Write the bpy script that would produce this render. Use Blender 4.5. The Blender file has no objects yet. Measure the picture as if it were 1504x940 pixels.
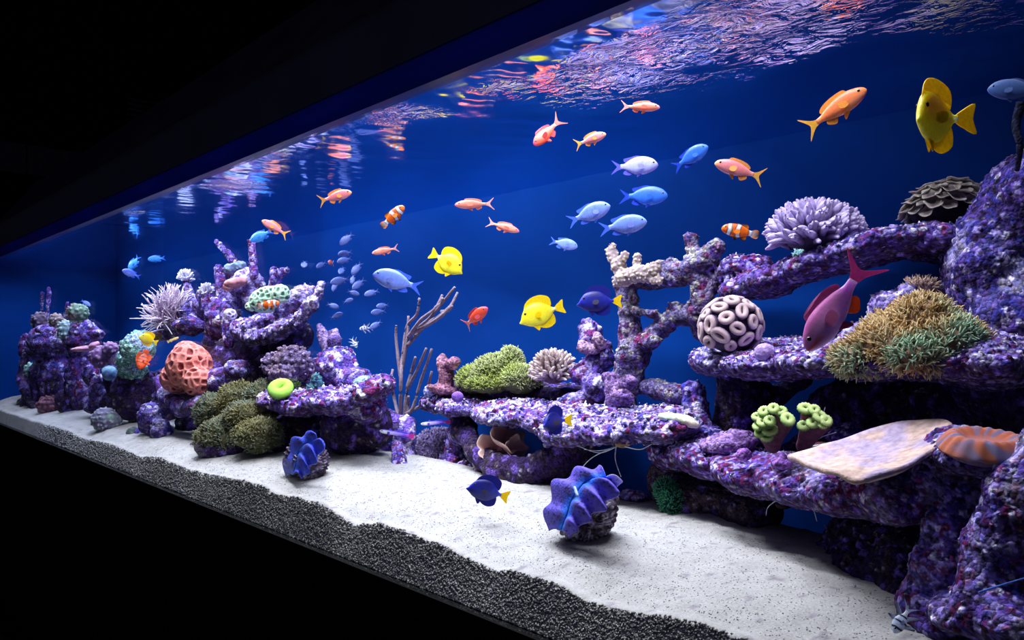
import bpy, math, random
import numpy as np
from mathutils import Vector, Matrix
random.seed(7); RNG = np.random.default_rng(11)
scene = bpy.context.scene
COL = scene.collection

# ------------------------------------------------------------------ camera
# tank axes: x runs along the front glass, y goes into the tank, z is up
FPX = 1170.0                                   # focal length in pixels of a 1504 wide frame
TH = math.atan(1057 / FPX)
CAM = np.array([5.15, -0.85, 0.45])
RV = np.array([math.sin(TH), math.cos(TH), 0.0])
FV = np.array([-math.cos(TH), math.sin(TH), 0.0])
cd = bpy.data.cameras.new('camera'); cam = bpy.data.objects.new('camera', cd); COL.objects.link(cam)
cam.location = CAM; cam.rotation_euler = (math.pi / 2, 0, math.pi / 2 - TH)
cd.sensor_width = 36; cd.lens = 36 * FPX / 1504; cd.shift_y = 31 / 1504
cd.clip_start = 0.02; cd.clip_end = 60
scene.camera = cam

# ------------------------------------------------------------------ world, lamps, exposure
world = bpy.data.worlds.new('dark_room'); scene.world = world; world.use_nodes = True
world.node_tree.nodes['Background'].inputs[0].default_value = (0.25, 0.28, 0.6, 1)
world.node_tree.nodes['Background'].inputs[1].default_value = 0.12
scene.view_settings.view_transform = 'Standard'
scene.view_settings.look = 'None'
scene.view_settings.exposure = 0.3
scene.view_settings.gamma = 1.0
scene.view_settings.use_curve_mapping = False

def lamp(x, y, z, w, sx, sy, col, aim=(0, 0, 0)):
    l = bpy.data.lights.new('tank_lamp', 'AREA'); l.shape = 'RECTANGLE'; l.size = sx; l.size_y = sy
    l.energy = w; l.color = col
    o = bpy.data.objects.new('tank_lamp', l); COL.objects.link(o); o.location = (x, y, z); o.rotation_euler = aim
    return o
WHITE = (0.90, 0.92, 1.0); COOL = (0.68, 0.76, 1.0); BLUE = (0.25, 0.42, 1.0)
LAMPS = [(-0.1, 7, 3.5, COOL), (0.55, 7.5, 4.5, COOL), (1.2, 8, 5, COOL), (1.85, 9, 6, COOL), (2.5, 9.5, 6.5, WHITE), (3.1, 9, 6.2, WHITE),
         (3.65, 8.6, 5.6, WHITE), (4.15, 8.3, 1.6, WHITE), (4.55, 4.6, 0.4, WHITE)]
for x, wf, wb, c in LAMPS:                       # a row over the front glass and a row over the reef
    lamp(x, 0.15, 1.13, wf, 0.34, 0.12, c)
    lamp(x, 0.46, 1.32, wb, 0.30, 0.16, c)
for x, w in ((0.3, .8), (1.3, 1.2), (2.3, 2.2), (3.1, 3.2), (3.8, 2)):
    lamp(x, 0.64, 1.34, w, 0.5, 0.08, BLUE)

# ------------------------------------------------------------------ pixel + distance behind the glass -> world point
def zdep(px, Y): return (0.85 + Y) / (FV[1] + RV[1] * (px - 752) / FPX)
def at(px, py, Y):
    Z = zdep(px, Y)
    return CAM + Z * (FV + RV * ((px - 752) / FPX) + np.array([0, 0, (501 - py) / FPX]))
def mpp(px, Y): return zdep(px, Y) / FPX
def viewaxes(px):
    d = FV + RV * ((px - 752) / FPX); d = d / np.linalg.norm(d)
    return np.array([d[1], -d[0], 0.0]), d      # right, away

# ------------------------------------------------------------------ numpy noise
def _hash(i, j, k, s):
    with np.errstate(over='ignore'):
        h = (i.astype(np.uint32) * np.uint32(374761393) + j.astype(np.uint32) * np.uint32(668265263)
             + k.astype(np.uint32) * np.uint32(2246822519) + np.uint32((s * 3266489917 + 97) & 0xffffffff))
        h = (h ^ (h >> np.uint32(15))) * np.uint32(2246822519)
        h = (h ^ (h >> np.uint32(13))) * np.uint32(3266489917)
        h = h ^ (h >> np.uint32(16))
    return h
def _hf(i, j, k, s): return _hash(i, j, k, s).astype(np.float32) * np.float32(2.3283064e-10)
def vnoise(P, s=0):
    P = np.asarray(P, np.float32) + 100.0
    f = np.floor(P); I = f.astype(np.int64); t = P - f; t = t * t * (3 - 2 * t)
    r = 0
    for a in (0, 1):
        wa = t[:, 0] if a else 1 - t[:, 0]
        for b in (0, 1):
            wb = t[:, 1] if b else 1 - t[:, 1]
            for c in (0, 1):
                wc = t[:, 2] if c else 1 - t[:, 2]
                r = r + wa * wb * wc * _hf(I[:, 0] + a, I[:, 1] + b, I[:, 2] + c, s)
    return r
def fbm(P, o=3, s=0):
    r = 0; w = 0.5; n = 0; P = np.asarray(P, np.float32)
    for q in range(o):
        r = r + w * vnoise(P * (2 ** q) + q * 7.3, s + q); n += w; w *= 0.5
    return r / n
def worley(P, s=0):
    P = np.asarray(P, np.float32) + np.float32(99.5)
    f = np.floor(P); I = f.astype(np.int64).astype(np.uint32); t = P - f
    F1 = np.full(len(P), 9, np.float32); F2 = F1.copy(); rid = np.zeros(len(P), np.uint32)
    k = np.float32(.7 / 1023)
    for a in (0, 1):
        for b in (0, 1):
            for c in (0, 1):
                h = _hash(I[:, 0] + np.uint32(a), I[:, 1] + np.uint32(b), I[:, 2] + np.uint32(c), s)
                dx = (h & np.uint32(1023)) * k + (np.float32(a - .35) - t[:, 0])
                dy = ((h >> np.uint32(10)) & np.uint32(1023)) * k + (np.float32(b - .35) - t[:, 1])
                dz = ((h >> np.uint32(20)) & np.uint32(1023)) * k + (np.float32(c - .35) - t[:, 2])
                d = (dx * dx + dy * dy + dz * dz).astype(np.float32)
                m = d < F1
                F2 = np.where(m, F1, np.minimum(F2, d)); F1 = np.where(m, d, F1); rid = np.where(m, h, rid)
    return np.sqrt(F1), np.sqrt(F2), ((rid >> np.uint32(7)) % np.uint32(997)).astype(np.float32) / 997
def sm(a, b, x):
    t = np.clip((x - a) / (b - a), 0, 1); return t * t * (3 - 2 * t)

# ------------------------------------------------------------------ signed distance shapes -> surface nets mesh
class Sdf:
    def __init__(s, k=0.01): s.pr = []; s.k = k
    def ell(s, c, r, ax=None, k=None):
        ax = np.eye(3) if ax is None else np.asarray(ax); r = np.asarray(r, float)
        ext = np.sqrt(((ax * r[:, None]) ** 2).sum(0))
        s.pr.append(('e', np.asarray(c, float), r, ax, k, np.asarray(c) - ext, np.asarray(c) + ext)); return s
    def cap(s, a, b, ra, rb, k=None):
        a = np.asarray(a, float); b = np.asarray(b, float); r = max(ra, rb)
        s.pr.append(('c', a, b, (ra, rb), k, np.minimum(a, b) - r, np.maximum(a, b) + r)); return s
    # pixel flavoured adders: radii in pixels, depth radius in metres
    def E(s, px, py, Y, rx, ry, rd, tilt=0, k=None):
        R, A = viewaxes(px); m = mpp(px, Y); t = math.radians(tilt); U = np.array([0, 0, 1.0])
        return s.ell(at(px, py, Y), (rx * m, ry * m, rd), (R * math.cos(t) + U * math.sin(t), U * math.cos(t) - R * math.sin(t), A), k)
    def C(s, pts, k=None):
        for p, q in zip(pts[:-1], pts[1:]):
            s.cap(at(*p[:3]), at(*q[:3]), p[3] * mpp(p[0], p[2]), q[3] * mpp(q[0], q[2]), k)
        return s
    def mesh(s, vox, disp=None, amp=0.0):
        pad = amp + 3 * vox
        lo = np.min([p[5] for p in s.pr], 0) - pad; hi = np.max([p[6] for p in s.pr], 0) + pad
        n = np.ceil((hi - lo) / vox).astype(int) + 1
        D = np.full(n, 1.0, np.float32)
        ax = [lo[i] + np.arange(n[i]) * vox for i in range(3)]
        for p in s.pr:
            k = s.k if p[4] is None else p[4]
            a = np.maximum(np.floor((p[5] - pad - k - lo) / vox).astype(int), 0)
            b = np.minimum(np.ceil((p[6] + pad + k - lo) / vox).astype(int) + 1, n)
            X, Y, Z = np.meshgrid(ax[0][a[0]:b[0]], ax[1][a[1]:b[1]], ax[2][a[2]:b[2]], indexing='ij')
            Q = np.stack([X, Y, Z], -1).astype(np.float32)
            if p[0] == 'e':
                q = (Q - p[1].astype(np.float32)) @ p[3].T.astype(np.float32)
                r = p[2].astype(np.float32)
                k0 = np.linalg.norm(q / r, axis=-1); k1 = np.linalg.norm(q / (r * r), axis=-1)
                d = np.where(k1 > 1e-6, k0 * (k0 - 1) / np.maximum(k1, 1e-6), -r.min())
            else:
                ba = (p[2] - p[1]).astype(np.float32); pa = Q - p[1].astype(np.float32)
                h = np.clip(pa @ ba / max(float(ba @ ba), 1e-9), 0, 1)
                d = np.linalg.norm(pa - h[..., None] * ba, axis=-1) - (p[3][0] * (1 - h) + p[3][1] * h)
            sl = (slice(a[0], b[0]), slice(a[1], b[1]), slice(a[2], b[2]))
            o = D[sl]
            h = np.clip(0.5 + 0.5 * (o - d) / max(k, 1e-5), 0, 1)
            D[sl] = o * (1 - h) + d * h - k * h * (1 - h)
        if disp is not None:
            m = np.abs(D) < amp + 2 * vox
            idx = np.nonzero(m)
            P = np.stack([ax[i][idx[i]] for i in range(3)], -1)
            iz = idx[2]; up = (D[idx[0], idx[1], np.minimum(iz + 1, n[2] - 1)] - D[idx[0], idx[1], np.maximum(iz - 1, 0)]) / (2 * vox)
            D[m] -= disp(P, np.clip(up, -1, 1)).astype(np.float32)
        return nets(D, lo, vox)

def nets(D, lo, vox):
    ins = D < 0
    c = sum(ins[a:ins.shape[0] - 1 + a, b:ins.shape[1] - 1 + b, d:ins.shape[2] - 1 + d].astype(np.int8)
            for a in (0, 1) for b in (0, 1) for d in (0, 1))
    act = (c > 0) & (c < 8); ids = np.full(act.shape, -1, np.int64); I = np.argwhere(act); ids[act] = np.arange(len(I))
    S = np.zeros((len(I), 3)); N = np.zeros(len(I))
    for axis in range(3):
        o1, o2 = [q for q in range(3) if q != axis]
        for a in (0, 1):
            for b in (0, 1):
                p = I.copy(); p[:, o1] += a; p[:, o2] += b; q = p.copy(); q[:, axis] += 1
                d0 = D[p[:, 0], p[:, 1], p[:, 2]]; d1 = D[q[:, 0], q[:, 1], q[:, 2]]
                m = (d0 < 0) != (d1 < 0)
                t = d0[m] / (d0[m] - d1[m]); v = (p[m] - I[m]).astype(float); v[:, axis] += t
                S[m] += v; N[m] += 1
    V = lo + (I + S / np.maximum(N, 1)[:, None]) * vox
    quads = []
    for axis in range(3):
        o1, o2 = (axis + 1) % 3, (axis + 2) % 3
        A = ins; sl0 = [slice(None)] * 3; sl1 = [slice(None)] * 3
        sl0[axis] = slice(0, -1); sl1[axis] = slice(1, None)
        ch = A[tuple(sl0)] != A[tuple(sl1)]; E = np.argwhere(ch)
        E = E[(E[:, o1] > 0) & (E[:, o2] > 0) & (E[:, o1] < ids.shape[o1]) & (E[:, o2] < ids.shape[o2])]
        def cell(a, b):
            e = E.copy(); e[:, o1] -= a; e[:, o2] -= b; return ids[e[:, 0], e[:, 1], e[:, 2]]
        Q = np.stack([cell(1, 1), cell(0, 1), cell(0, 0), cell(1, 0)], -1)
        f = A[E[:, 0], E[:, 1], E[:, 2]]
        Q[~f] = Q[~f][:, ::-1]; quads.append(Q)
    Q = np.concatenate(quads); Q = Q[(Q >= 0).all(1)]
    return V, Q
def vnormals(V, Q):
    n = np.cross(V[Q[:, 2]] - V[Q[:, 0]], V[Q[:, 3]] - V[Q[:, 1]]) if Q.shape[1] == 4 else np.cross(V[Q[:, 1]] - V[Q[:, 0]], V[Q[:, 2]] - V[Q[:, 0]])
    N = np.zeros_like(V)
    for i in range(Q.shape[1]): np.add.at(N, Q[:, i], n)
    return N / np.maximum(np.linalg.norm(N, axis=1), 1e-12)[:, None]

# ------------------------------------------------------------------ mesh objects
def lin(c):
    c = np.asarray(c, float) / 255.0
    return np.where(c <= 0.04045, c / 12.92, ((c + 0.055) / 1.055) ** 2.4)
def make_mesh(name, V, Fc, C=None, smooth=True):
    me = bpy.data.meshes.new(name)
    V = np.asarray(V, np.float32)
    if isinstance(Fc, np.ndarray):
        k = Fc.shape[1]; me.vertices.add(len(V)); me.vertices.foreach_set('co', V.ravel())
        me.loops.add(Fc.size); me.loops.foreach_set('vertex_index', Fc.astype(np.int32).ravel())
        me.polygons.add(len(Fc)); me.polygons.foreach_set('loop_start', np.arange(0, Fc.size, k, dtype=np.int32))
        me.update(calc_edges=True); me.validate()
    else:
        me.from_pydata([tuple(map(float, v)) for v in V], [], [tuple(int(i) for i in f) for f in Fc]); me.update()
    if smooth: me.polygons.foreach_set('use_smooth', np.ones(len(me.polygons), bool))
    if C is not None:
        C = np.asarray(C, np.float32)
        if C.ndim == 1: C = np.tile(C, (len(V), 1))
        at_ = me.color_attributes.new('tint', 'FLOAT_COLOR', 'POINT')
        at_.data.foreach_set('color', np.concatenate([C, np.ones((len(C), 1), np.float32)], 1).ravel())
    return me
def obj(name, me, mat, parent=None, loc=None):
    if mat and not me.materials: me.materials.append(mat)
    o = bpy.data.objects.new(name, me); COL.objects.link(o)
    if parent is not None: o.parent = parent
    if loc is not None: o.location = loc
    return o
def tag(o, label=None, cat=None, group=None, kind=None):
    if label: o['label'] = label
    if cat: o['category'] = cat
    if group: o['group'] = group
    if kind: o['kind'] = kind
    return o
def empty(name, loc, label=None, cat=None, group=None):
    o = bpy.data.objects.new(name, None); COL.objects.link(o); o.location = loc; o.empty_display_size = 0.02
    return tag(o, label, cat, group)
def box_me(name, x0, x1, y0, y1, z0, z1, b=0.0, col=None):
    import bmesh
    bm = bmesh.new(); bmesh.ops.create_cube(bm, size=1)
    for v in bm.verts: v.co = (x0 + (v.co.x + .5) * (x1 - x0), y0 + (v.co.y + .5) * (y1 - y0), z0 + (v.co.z + .5) * (z1 - z0))
    if b: bmesh.ops.bevel(bm, geom=bm.edges[:], offset=b, segments=3, profile=0.5, affect='EDGES')
    me = bpy.data.meshes.new(name); bm.to_mesh(me); bm.free(); return me

# ------------------------------------------------------------------ materials
def nodes_of(m):
    m.use_nodes = True; nt = m.node_tree; return nt, nt.nodes, nt.links, nt.nodes['Principled BSDF']
def tint_mat(name, rough=0.8, spec=0.3, bump=0.3, bscale=150, var=0.25, vscale=60, transl=0.0, bdist=0.004, coat=0.0):
    m = bpy.data.materials.new(name); nt, N, L, b = nodes_of(m)
    a = N.new('ShaderNodeAttribute'); a.attribute_name = 'tint'
    tc = N.new('ShaderNodeTexCoord')
    n = N.new('ShaderNodeTexNoise'); n.inputs['Scale'].default_value = vscale; n.inputs['Detail'].default_value = 4
    L.new(tc.outputs['Object'], n.inputs['Vector'])
    mr = N.new('ShaderNodeMapRange'); mr.inputs[1].default_value = 0.3; mr.inputs[2].default_value = 0.7
    mr.inputs[3].default_value = 1 - var; mr.inputs[4].default_value = 1 + var; L.new(n.outputs['Fac'], mr.inputs[0])
    mx = N.new('ShaderNodeVectorMath'); mx.operation = 'SCALE'
    L.new(a.outputs['Color'], mx.inputs[0]); L.new(mr.outputs[0], mx.inputs['Scale'])
    L.new(mx.outputs[0], b.inputs['Base Color'])
    b.inputs['Roughness'].default_value = rough; b.inputs['Specular IOR Level'].default_value = spec
    b.inputs['Coat Weight'].default_value = coat
    if bump:
        v = N.new('ShaderNodeTexNoise'); v.inputs['Scale'].default_value = bscale; v.inputs['Detail'].default_value = 5
        L.new(tc.outputs['Object'], v.inputs['Vector'])
        bp = N.new('ShaderNodeBump'); bp.inputs['Strength'].default_value = bump; bp.inputs['Distance'].default_value = bdist
        L.new(v.outputs['Fac'], bp.inputs['Height']); L.new(bp.outputs[0], b.inputs['Normal'])
    if transl:
        t = N.new('ShaderNodeBsdfTranslucent'); L.new(mx.outputs[0], t.inputs['Color'])
        ms = N.new('ShaderNodeMixShader'); ms.inputs[0].default_value = transl
        L.new(b.outputs[0], ms.inputs[1]); L.new(t.outputs[0], ms.inputs[2]); L.new(ms.outputs[0], N['Material Output'].inputs['Surface'])
    return m
def plain_mat(name, col, rough=0.6, spec=0.3, nscale=8, var=0.2):
    m = bpy.data.materials.new(name); nt, N, L, b = nodes_of(m)
    tc = N.new('ShaderNodeTexCoord'); n = N.new('ShaderNodeTexNoise'); n.inputs['Scale'].default_value = nscale; n.inputs['Detail'].default_value = 5
    L.new(tc.outputs['Object'], n.inputs['Vector'])
    r = N.new('ShaderNodeValToRGB'); c = lin(col)
    r.color_ramp.elements[0].color = (*(c * (1 - var)), 1); r.color_ramp.elements[1].color = (*(c * (1 + var)), 1)
    r.color_ramp.elements[0].position = 0.3; r.color_ramp.elements[1].position = 0.7
    L.new(n.outputs['Fac'], r.inputs[0]); L.new(r.outputs[0], b.inputs['Base Color'])
    b.inputs['Roughness'].default_value = rough; b.inputs['Specular IOR Level'].default_value = spec
    return m
def crusty(m, scale, lo, hi):
    """fine crust: random flecks and pits between them, on top of the tint"""
    nt = m.node_tree; N = nt.nodes; L = nt.links; b = N['Principled BSDF']
    v = N.new('ShaderNodeTexVoronoi'); v.inputs['Scale'].default_value = scale
    tc = N.new('ShaderNodeTexCoord'); ns = N.new('ShaderNodeTexNoise'); ns.inputs['Scale'].default_value = scale * .6
    add = N.new('ShaderNodeVectorMath'); add.operation = 'MULTIPLY_ADD'; add.inputs[1].default_value = (.006,) * 3
    L.new(tc.outputs['Object'], ns.inputs['Vector']); L.new(ns.outputs['Color'], add.inputs[0]); L.new(tc.outputs['Object'], add.inputs[2]); L.new(add.outputs[0], v.inputs['Vector'])
    sp = N.new('ShaderNodeSeparateColor'); L.new(v.outputs['Color'], sp.inputs[0])
    mr = N.new('ShaderNodeMapRange'); mr.inputs[3].default_value = lo; mr.inputs[4].default_value = hi; L.new(sp.outputs[0], mr.inputs[0])
    old = b.inputs['Base Color'].links[0].from_socket
    sc = N.new('ShaderNodeVectorMath'); sc.operation = 'SCALE'; L.new(old, sc.inputs[0]); L.new(mr.outputs[0], sc.inputs['Scale']); L.new(sc.outputs[0], b.inputs['Base Color'])
    bp = N.new('ShaderNodeBump'); bp.invert = True; bp.inputs['Strength'].default_value = .8; bp.inputs['Distance'].default_value = .003
    L.new(v.outputs['Distance'], bp.inputs['Height']); L.new(b.inputs['Normal'].links[0].from_socket, bp.inputs['Normal']); L.new(bp.outputs[0], b.inputs['Normal'])
    return m
M_ROCK = crusty(tint_mat('encrusted_rock', 0.9, 0.2, 0.5, 260, 0.35, 120), 190, .35, 1.75)
M_CORAL = tint_mat('coral_tissue', 0.75, 0.3, 0.5, 260, 0.25, 110)
M_SOFT = tint_mat('soft_tentacle', 0.6, 0.3, 0.0, 1, 0.12, 60, transl=0.25)
M_FISH = tint_mat('fish_skin', 0.4, 0.45, 0.12, 90, 0.10, 30, bdist=0.01)
for m_, w_, r_ in ((M_FISH, .7, .012), (M_CORAL, .35, .006)):
    b_ = m_.node_tree.nodes['Principled BSDF']; b_.inputs['Subsurface Weight'].default_value = w_; b_.inputs['Subsurface Radius'].default_value = (1, 1, 1); b_.inputs['Subsurface Scale'].default_value = r_
M_FIN = tint_mat('fish_fin', 0.5, 0.3, 0.15, 60, 0.12, 30, transl=0.35, bdist=0.01)
M_EYE = tint_mat('fish_eye', 0.15, 0.6, 0.0, 1, 0.05, 30)
M_SAND = tint_mat('coral_sand', 0.95, 0.1, 0.45, 420, 0.15, 300, bdist=0.002)

# ================================================================== the setting
TX0, TX1, TY1, WATER = -0.6, 5.6, 0.76, 0.90
M_BACK = plain_mat('blue_back_panel', (2, 54, 132), 0.8, 0.05, 1.5, 0.10)
M_BLACK = plain_mat('black_cabinet', (9, 8, 10), 0.85, 0.1, 6, 0.3)
M_DARK = plain_mat('dark_panel', (120, 100, 112), 0.8, 0.1, 25, 0.25)
M_ROOM = plain_mat('dark_room_paint', (16, 12, 12), 0.9, 0.1, 5, 0.3)

def struct(name, me, mat): return tag(obj(name, me, mat), kind='structure')
struct('wall_back', box_me('wall_back', TX0 - .02, TX1 + .02, TY1, TY1 + .02, -.02, .93), M_BACK)
struct('wall_left', box_me('wall_left', TX0 - .02, TX0, -.02, TY1, -.02, .93), M_BACK)
struct('wall_right', box_me('wall_right', TX1, TX1 + .02, -.02, TY1, -.02, .93), M_BACK)
struct('floor', box_me('floor', -3.2, 9, -4.5, 2.5, -1.0, -.95), M_ROOM)
struct('wall_rear', box_me('wall_rear', -3.2, 9, 2.5, 2.55, -1.0, 3.25), M_ROOM)
struct('wall_side', box_me('wall_side', 9, 9.05, -4.5, 2.5, -1.0, 3.25), M_ROOM)
struct('ceiling', box_me('ceiling', -3.2, 9, -4.5, 2.5, 3.2, 3.25), M_ROOM)
struct('trim_2', box_me('trim_2', TX0 - .02, TX1 + .02, TY1, TY1 + .02, .93, 1.5), M_BLACK)
struct('trim_3', box_me('trim_3', TX0 - .02, TX0, -.02, TY1, .93, 1.5), M_BLACK)
struct('trim_4', box_me('trim_4', TX1, TX1 + .02, -.02, TY1, .93, 1.5), M_BLACK)
cb = empty('tank_cabinet', (2.5, .5, -.95), 'black cabinet running below the long aquarium', 'cabinet')
obj('cabinet_body', box_me('cabinet_body', TX0 - 2.8, TX1 - 2.2, -.516, TY1 - .45, 0, .91, .003), M_BLACK, cb)
obj('tank_base', box_me('tank_base', TX0 - 2.55, TX1 - 2.45, -.515, TY1 - .45, .91, .948), M_BLACK, cb)

# front pane
g = bpy.data.materials.new('clear_glass'); nt, N, L, b = nodes_of(g); N.remove(b)
tr = N.new('ShaderNodeBsdfTransparent'); tr.inputs[0].default_value = (0.97, 0.985, 1, 1)
gl = N.new('ShaderNodeBsdfGlossy'); gl.inputs['Roughness'].default_value = 0.02
fr = N.new('ShaderNodeLayerWeight'); fr.inputs[0].default_value = 0.12
mxs = N.new('ShaderNodeMixShader'); sc = N.new('ShaderNodeMath'); sc.operation = 'MULTIPLY'; sc.inputs[1].default_value = 0.25
L.new(fr.outputs['Fresnel'], sc.inputs[0]); L.new(sc.outputs[0], mxs.inputs[0]); L.new(tr.outputs[0], mxs.inputs[1]); L.new(gl.outputs[0], mxs.inputs[2])
L.new(mxs.outputs[0], N['Material Output'].inputs['Surface'])
struct('window_1', box_me('window_1', TX0, TX1, -.014, -.001, 0, .898), g)

# added navy strip, stands for dim glass above water, black canopy above it
rm = plain_mat('navy_stand_in', (8, 16, 70), 0.35, 0.4, 3, 0.15)
nt = rm.node_tree; N = nt.nodes; L = nt.links
tl = N.new('ShaderNodeBsdfTranslucent'); tl.inputs[0].default_value = (0.004, 0.010, 0.06, 1)
ad = N.new('ShaderNodeAddShader'); L.new(N['Principled BSDF'].outputs[0], ad.inputs[0]); L.new(tl.outputs[0], ad.inputs[1])
L.new(ad.outputs[0], N['Material Output'].inputs['Surface'])
struct('glass_stand_in', box_me('glass_stand_in', TX0, TX1, -.03, .0, .899, .955), rm)

def canopy():
    prof = [(-.035, .952)]
    for i in range(9):
        a = math.pi * (1 - i / 8 * 0.62)
        prof.append((.005 + .04 * math.cos(a), 1.055 + .04 * math.sin(a)))
    prof += [(.28, 1.44), (TY1 + .04, 1.44), (TY1 + .04, 1.47), (.26, 1.47), (-.0, 1.115)]
    inner = [(-.035, .952), (-.015, .952), (-.015, 1.06), (.29, 1.42), (TY1 + .04, 1.42)]
    outer = prof[:11] + [(TY1 + .04, 1.47)]
    poly = outer + inner[::-1][:-1]
    n = len(poly); V = [(TX0 - .3, y, z) for y, z in poly] + [(TX1 + .3, y, z) for y, z in poly]
    Fc = [(i, (i + 1) % n, n + (i + 1) % n, n + i) for i in range(n)] + [tuple(range(n))[::-1], tuple(range(n, 2 * n))]
    return make_mesh('canopy', V, Fc, smooth=False)
tag(obj('tank_canopy', canopy(), plain_mat('canopy_laminate', (92, 86, 98), 0.35, 0.5, 8, 0.2)), 'black lamp canopy with rounded front ridge above the aquarium', 'canopy')

# end wall beyond the tank: dark panels with joints and a slatted vent
wl = struct('wall_end', box_me('wall_end', -1.36, -1.30, -4.5, 2.5, -.95, 3.2), M_ROOM)
for y0, y1 in ((-1.3, -.45), (-.44, .37), (.38, 1.2), (1.21, 2.1)):
    for z0, z1 in ((.9, 1.32), (1.33, 1.83)):
        obj('panel', box_me('panel', -1.30, -1.285, y0, y1, z0, z1, .003), M_DARK, wl)
vent = empty('wall_vent', (-1.28, 1.0, 2.05), 'dark slatted vent high on the far wall', 'vent')
obj('frame', box_me('frame', -.02, 0, 0, .8, 0, .28, .004), M_ROOM, vent)
for i in range(6):
    obj('slat', box_me('slat', 0, .012, .03, .77, .03 + i * .04, .045 + i * .04), M_DARK, vent)

# ------------------------------------------------------------------ water surface, seen from below
def waves(x, y):
    z = np.zeros_like(x); r = np.random.default_rng(5)
    for i in range(18):
        lam = 0.030 * 1.13 ** i; a = r.uniform(0, 2 * math.pi); ph = r.uniform(0, 6.28)
        k = 2 * math.pi / lam
        z += lam * 0.0052 * np.sin(k * (x * math.cos(a) + y * math.sin(a)) + ph + 2.5 * fbm(np.stack([x * 4, y * 4, 0 * x + i], -1), 2, 50))
    P = np.stack([x * 5, y * 7, 0 * x], -1); pat = sm(.42, .62, fbm(P, 3, 31)); agit = np.zeros_like(x)
    for cx, cy, rx, ry, w in ((4.36, .17, .34, .20, 1), (4.05, .05, .30, .07, .9), (3.5, .03, .35, .04, .6), (2.92, .10, .10, .10, .8), (2.25, .07, .14, .06, .7), (4.75, .45, .2, .2, .5)):
        agit = np.maximum(agit, w * np.exp(-(((x - cx) / rx) ** 2 + ((y - cy) / ry) ** 2) ** 1.5))
    return z * (0.28 + 1.1 * agit * (.4 + .6 * pat)), agit * pat
xs = np.concatenate([np.arange(TX0, 2.2, .02), np.arange(2.2, TX1 + .001, .008)]); ys = np.arange(0, TY1 + .001, .008)
X, Y = np.meshgrid(xs, ys, indexing='ij'); Zw, wk = waves(X.ravel(), Y.ravel()); Zw = WATER + Zw
nx, ny = X.shape; I = np.arange(nx * ny).reshape(nx, ny)
Qd = np.stack([I[:-1, :-1].ravel(), I[1:, :-1].ravel(), I[1:, 1:].ravel(), I[:-1, 1:].ravel()], -1)
wm = bpy.data.materials.new('water_surface'); nt, N, L, b = nodes_of(wm); N.remove(b)
tr = N.new('ShaderNodeBsdfTransparent'); gl = N.new('ShaderNodeBsdfGlossy'); gl.inputs['Roughness'].default_value = 0.12
aw = N.new('ShaderNodeAttribute'); aw.attribute_name = 'tint'
gm = N.new('ShaderNodeMix'); gm.data_type = 'RGBA'; gm.inputs[6].default_value = (0.60, 0.77, 0.92, 1); gm.inputs[7].default_value = (0.95, 0.95, 1, 1); L.new(gm.outputs[2], gl.inputs['Color'])  # glint brightness put into the reflection colour: dim when calm, bright in ripple patches
ga = N.new('ShaderNodeMapRange'); ga.inputs[2].default_value = .3; L.new(aw.outputs['Fac'], ga.inputs[0]); L.new(ga.outputs[0], gm.inputs[0])
rr = N.new('ShaderNodeMapRange'); rr.inputs[2].default_value = .35; rr.inputs[3].default_value = .09; rr.inputs[4].default_value = .08; L.new(aw.outputs['Fac'], rr.inputs[0]); L.new(rr.outputs[0], gl.inputs['Roughness'])
fr = N.new('ShaderNodeFresnel'); fr.inputs[0].default_value = 1.33; mxs = N.new('ShaderNodeMixShader')
tcw = N.new('ShaderNodeTexCoord'); mpw = N.new('ShaderNodeMapping'); mpw.inputs['Scale'].default_value = (1, 1.5, 1); mpw.inputs['Rotation'].default_value = (0, 0, .5)
nw = N.new('ShaderNodeTexNoise'); nw.inputs['Scale'].default_value = 30; nw.inputs['Detail'].default_value = 3; nw.inputs['Distortion'].default_value = 1.2
bw = N.new('ShaderNodeBump'); bw.inputs['Distance'].default_value = .02; mw = N.new('ShaderNodeMath'); mw.operation = 'MULTIPLY'; mw.inputs[1].default_value = .55
L.new(tcw.outputs['Object'], mpw.inputs[0]); L.new(mpw.outputs[0], nw.inputs['Vector']); L.new(nw.outputs['Fac'], bw.inputs['Height']); L.new(aw.outputs['Fac'], mw.inputs[0]); L.new(mw.outputs[0], bw.inputs['Strength'])
L.new(bw.outputs[0], gl.inputs['Normal']); L.new(bw.outputs[0], fr.inputs['Normal'])
L.new(fr.outputs[0], mxs.inputs[0]); L.new(tr.outputs[0], mxs.inputs[1]); L.new(gl.outputs[0], mxs.inputs[2]); L.new(mxs.outputs[0], N['Material Output'].inputs['Surface'])
tag(obj('water_surface', make_mesh('water_surface', np.stack([X.ravel(), Y.ravel(), Zw], -1), Qd, np.repeat(wk[:, None], 3, 1)), wm), 'rippled water surface at the top of the aquarium seen from below', 'water', kind='stuff')

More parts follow.
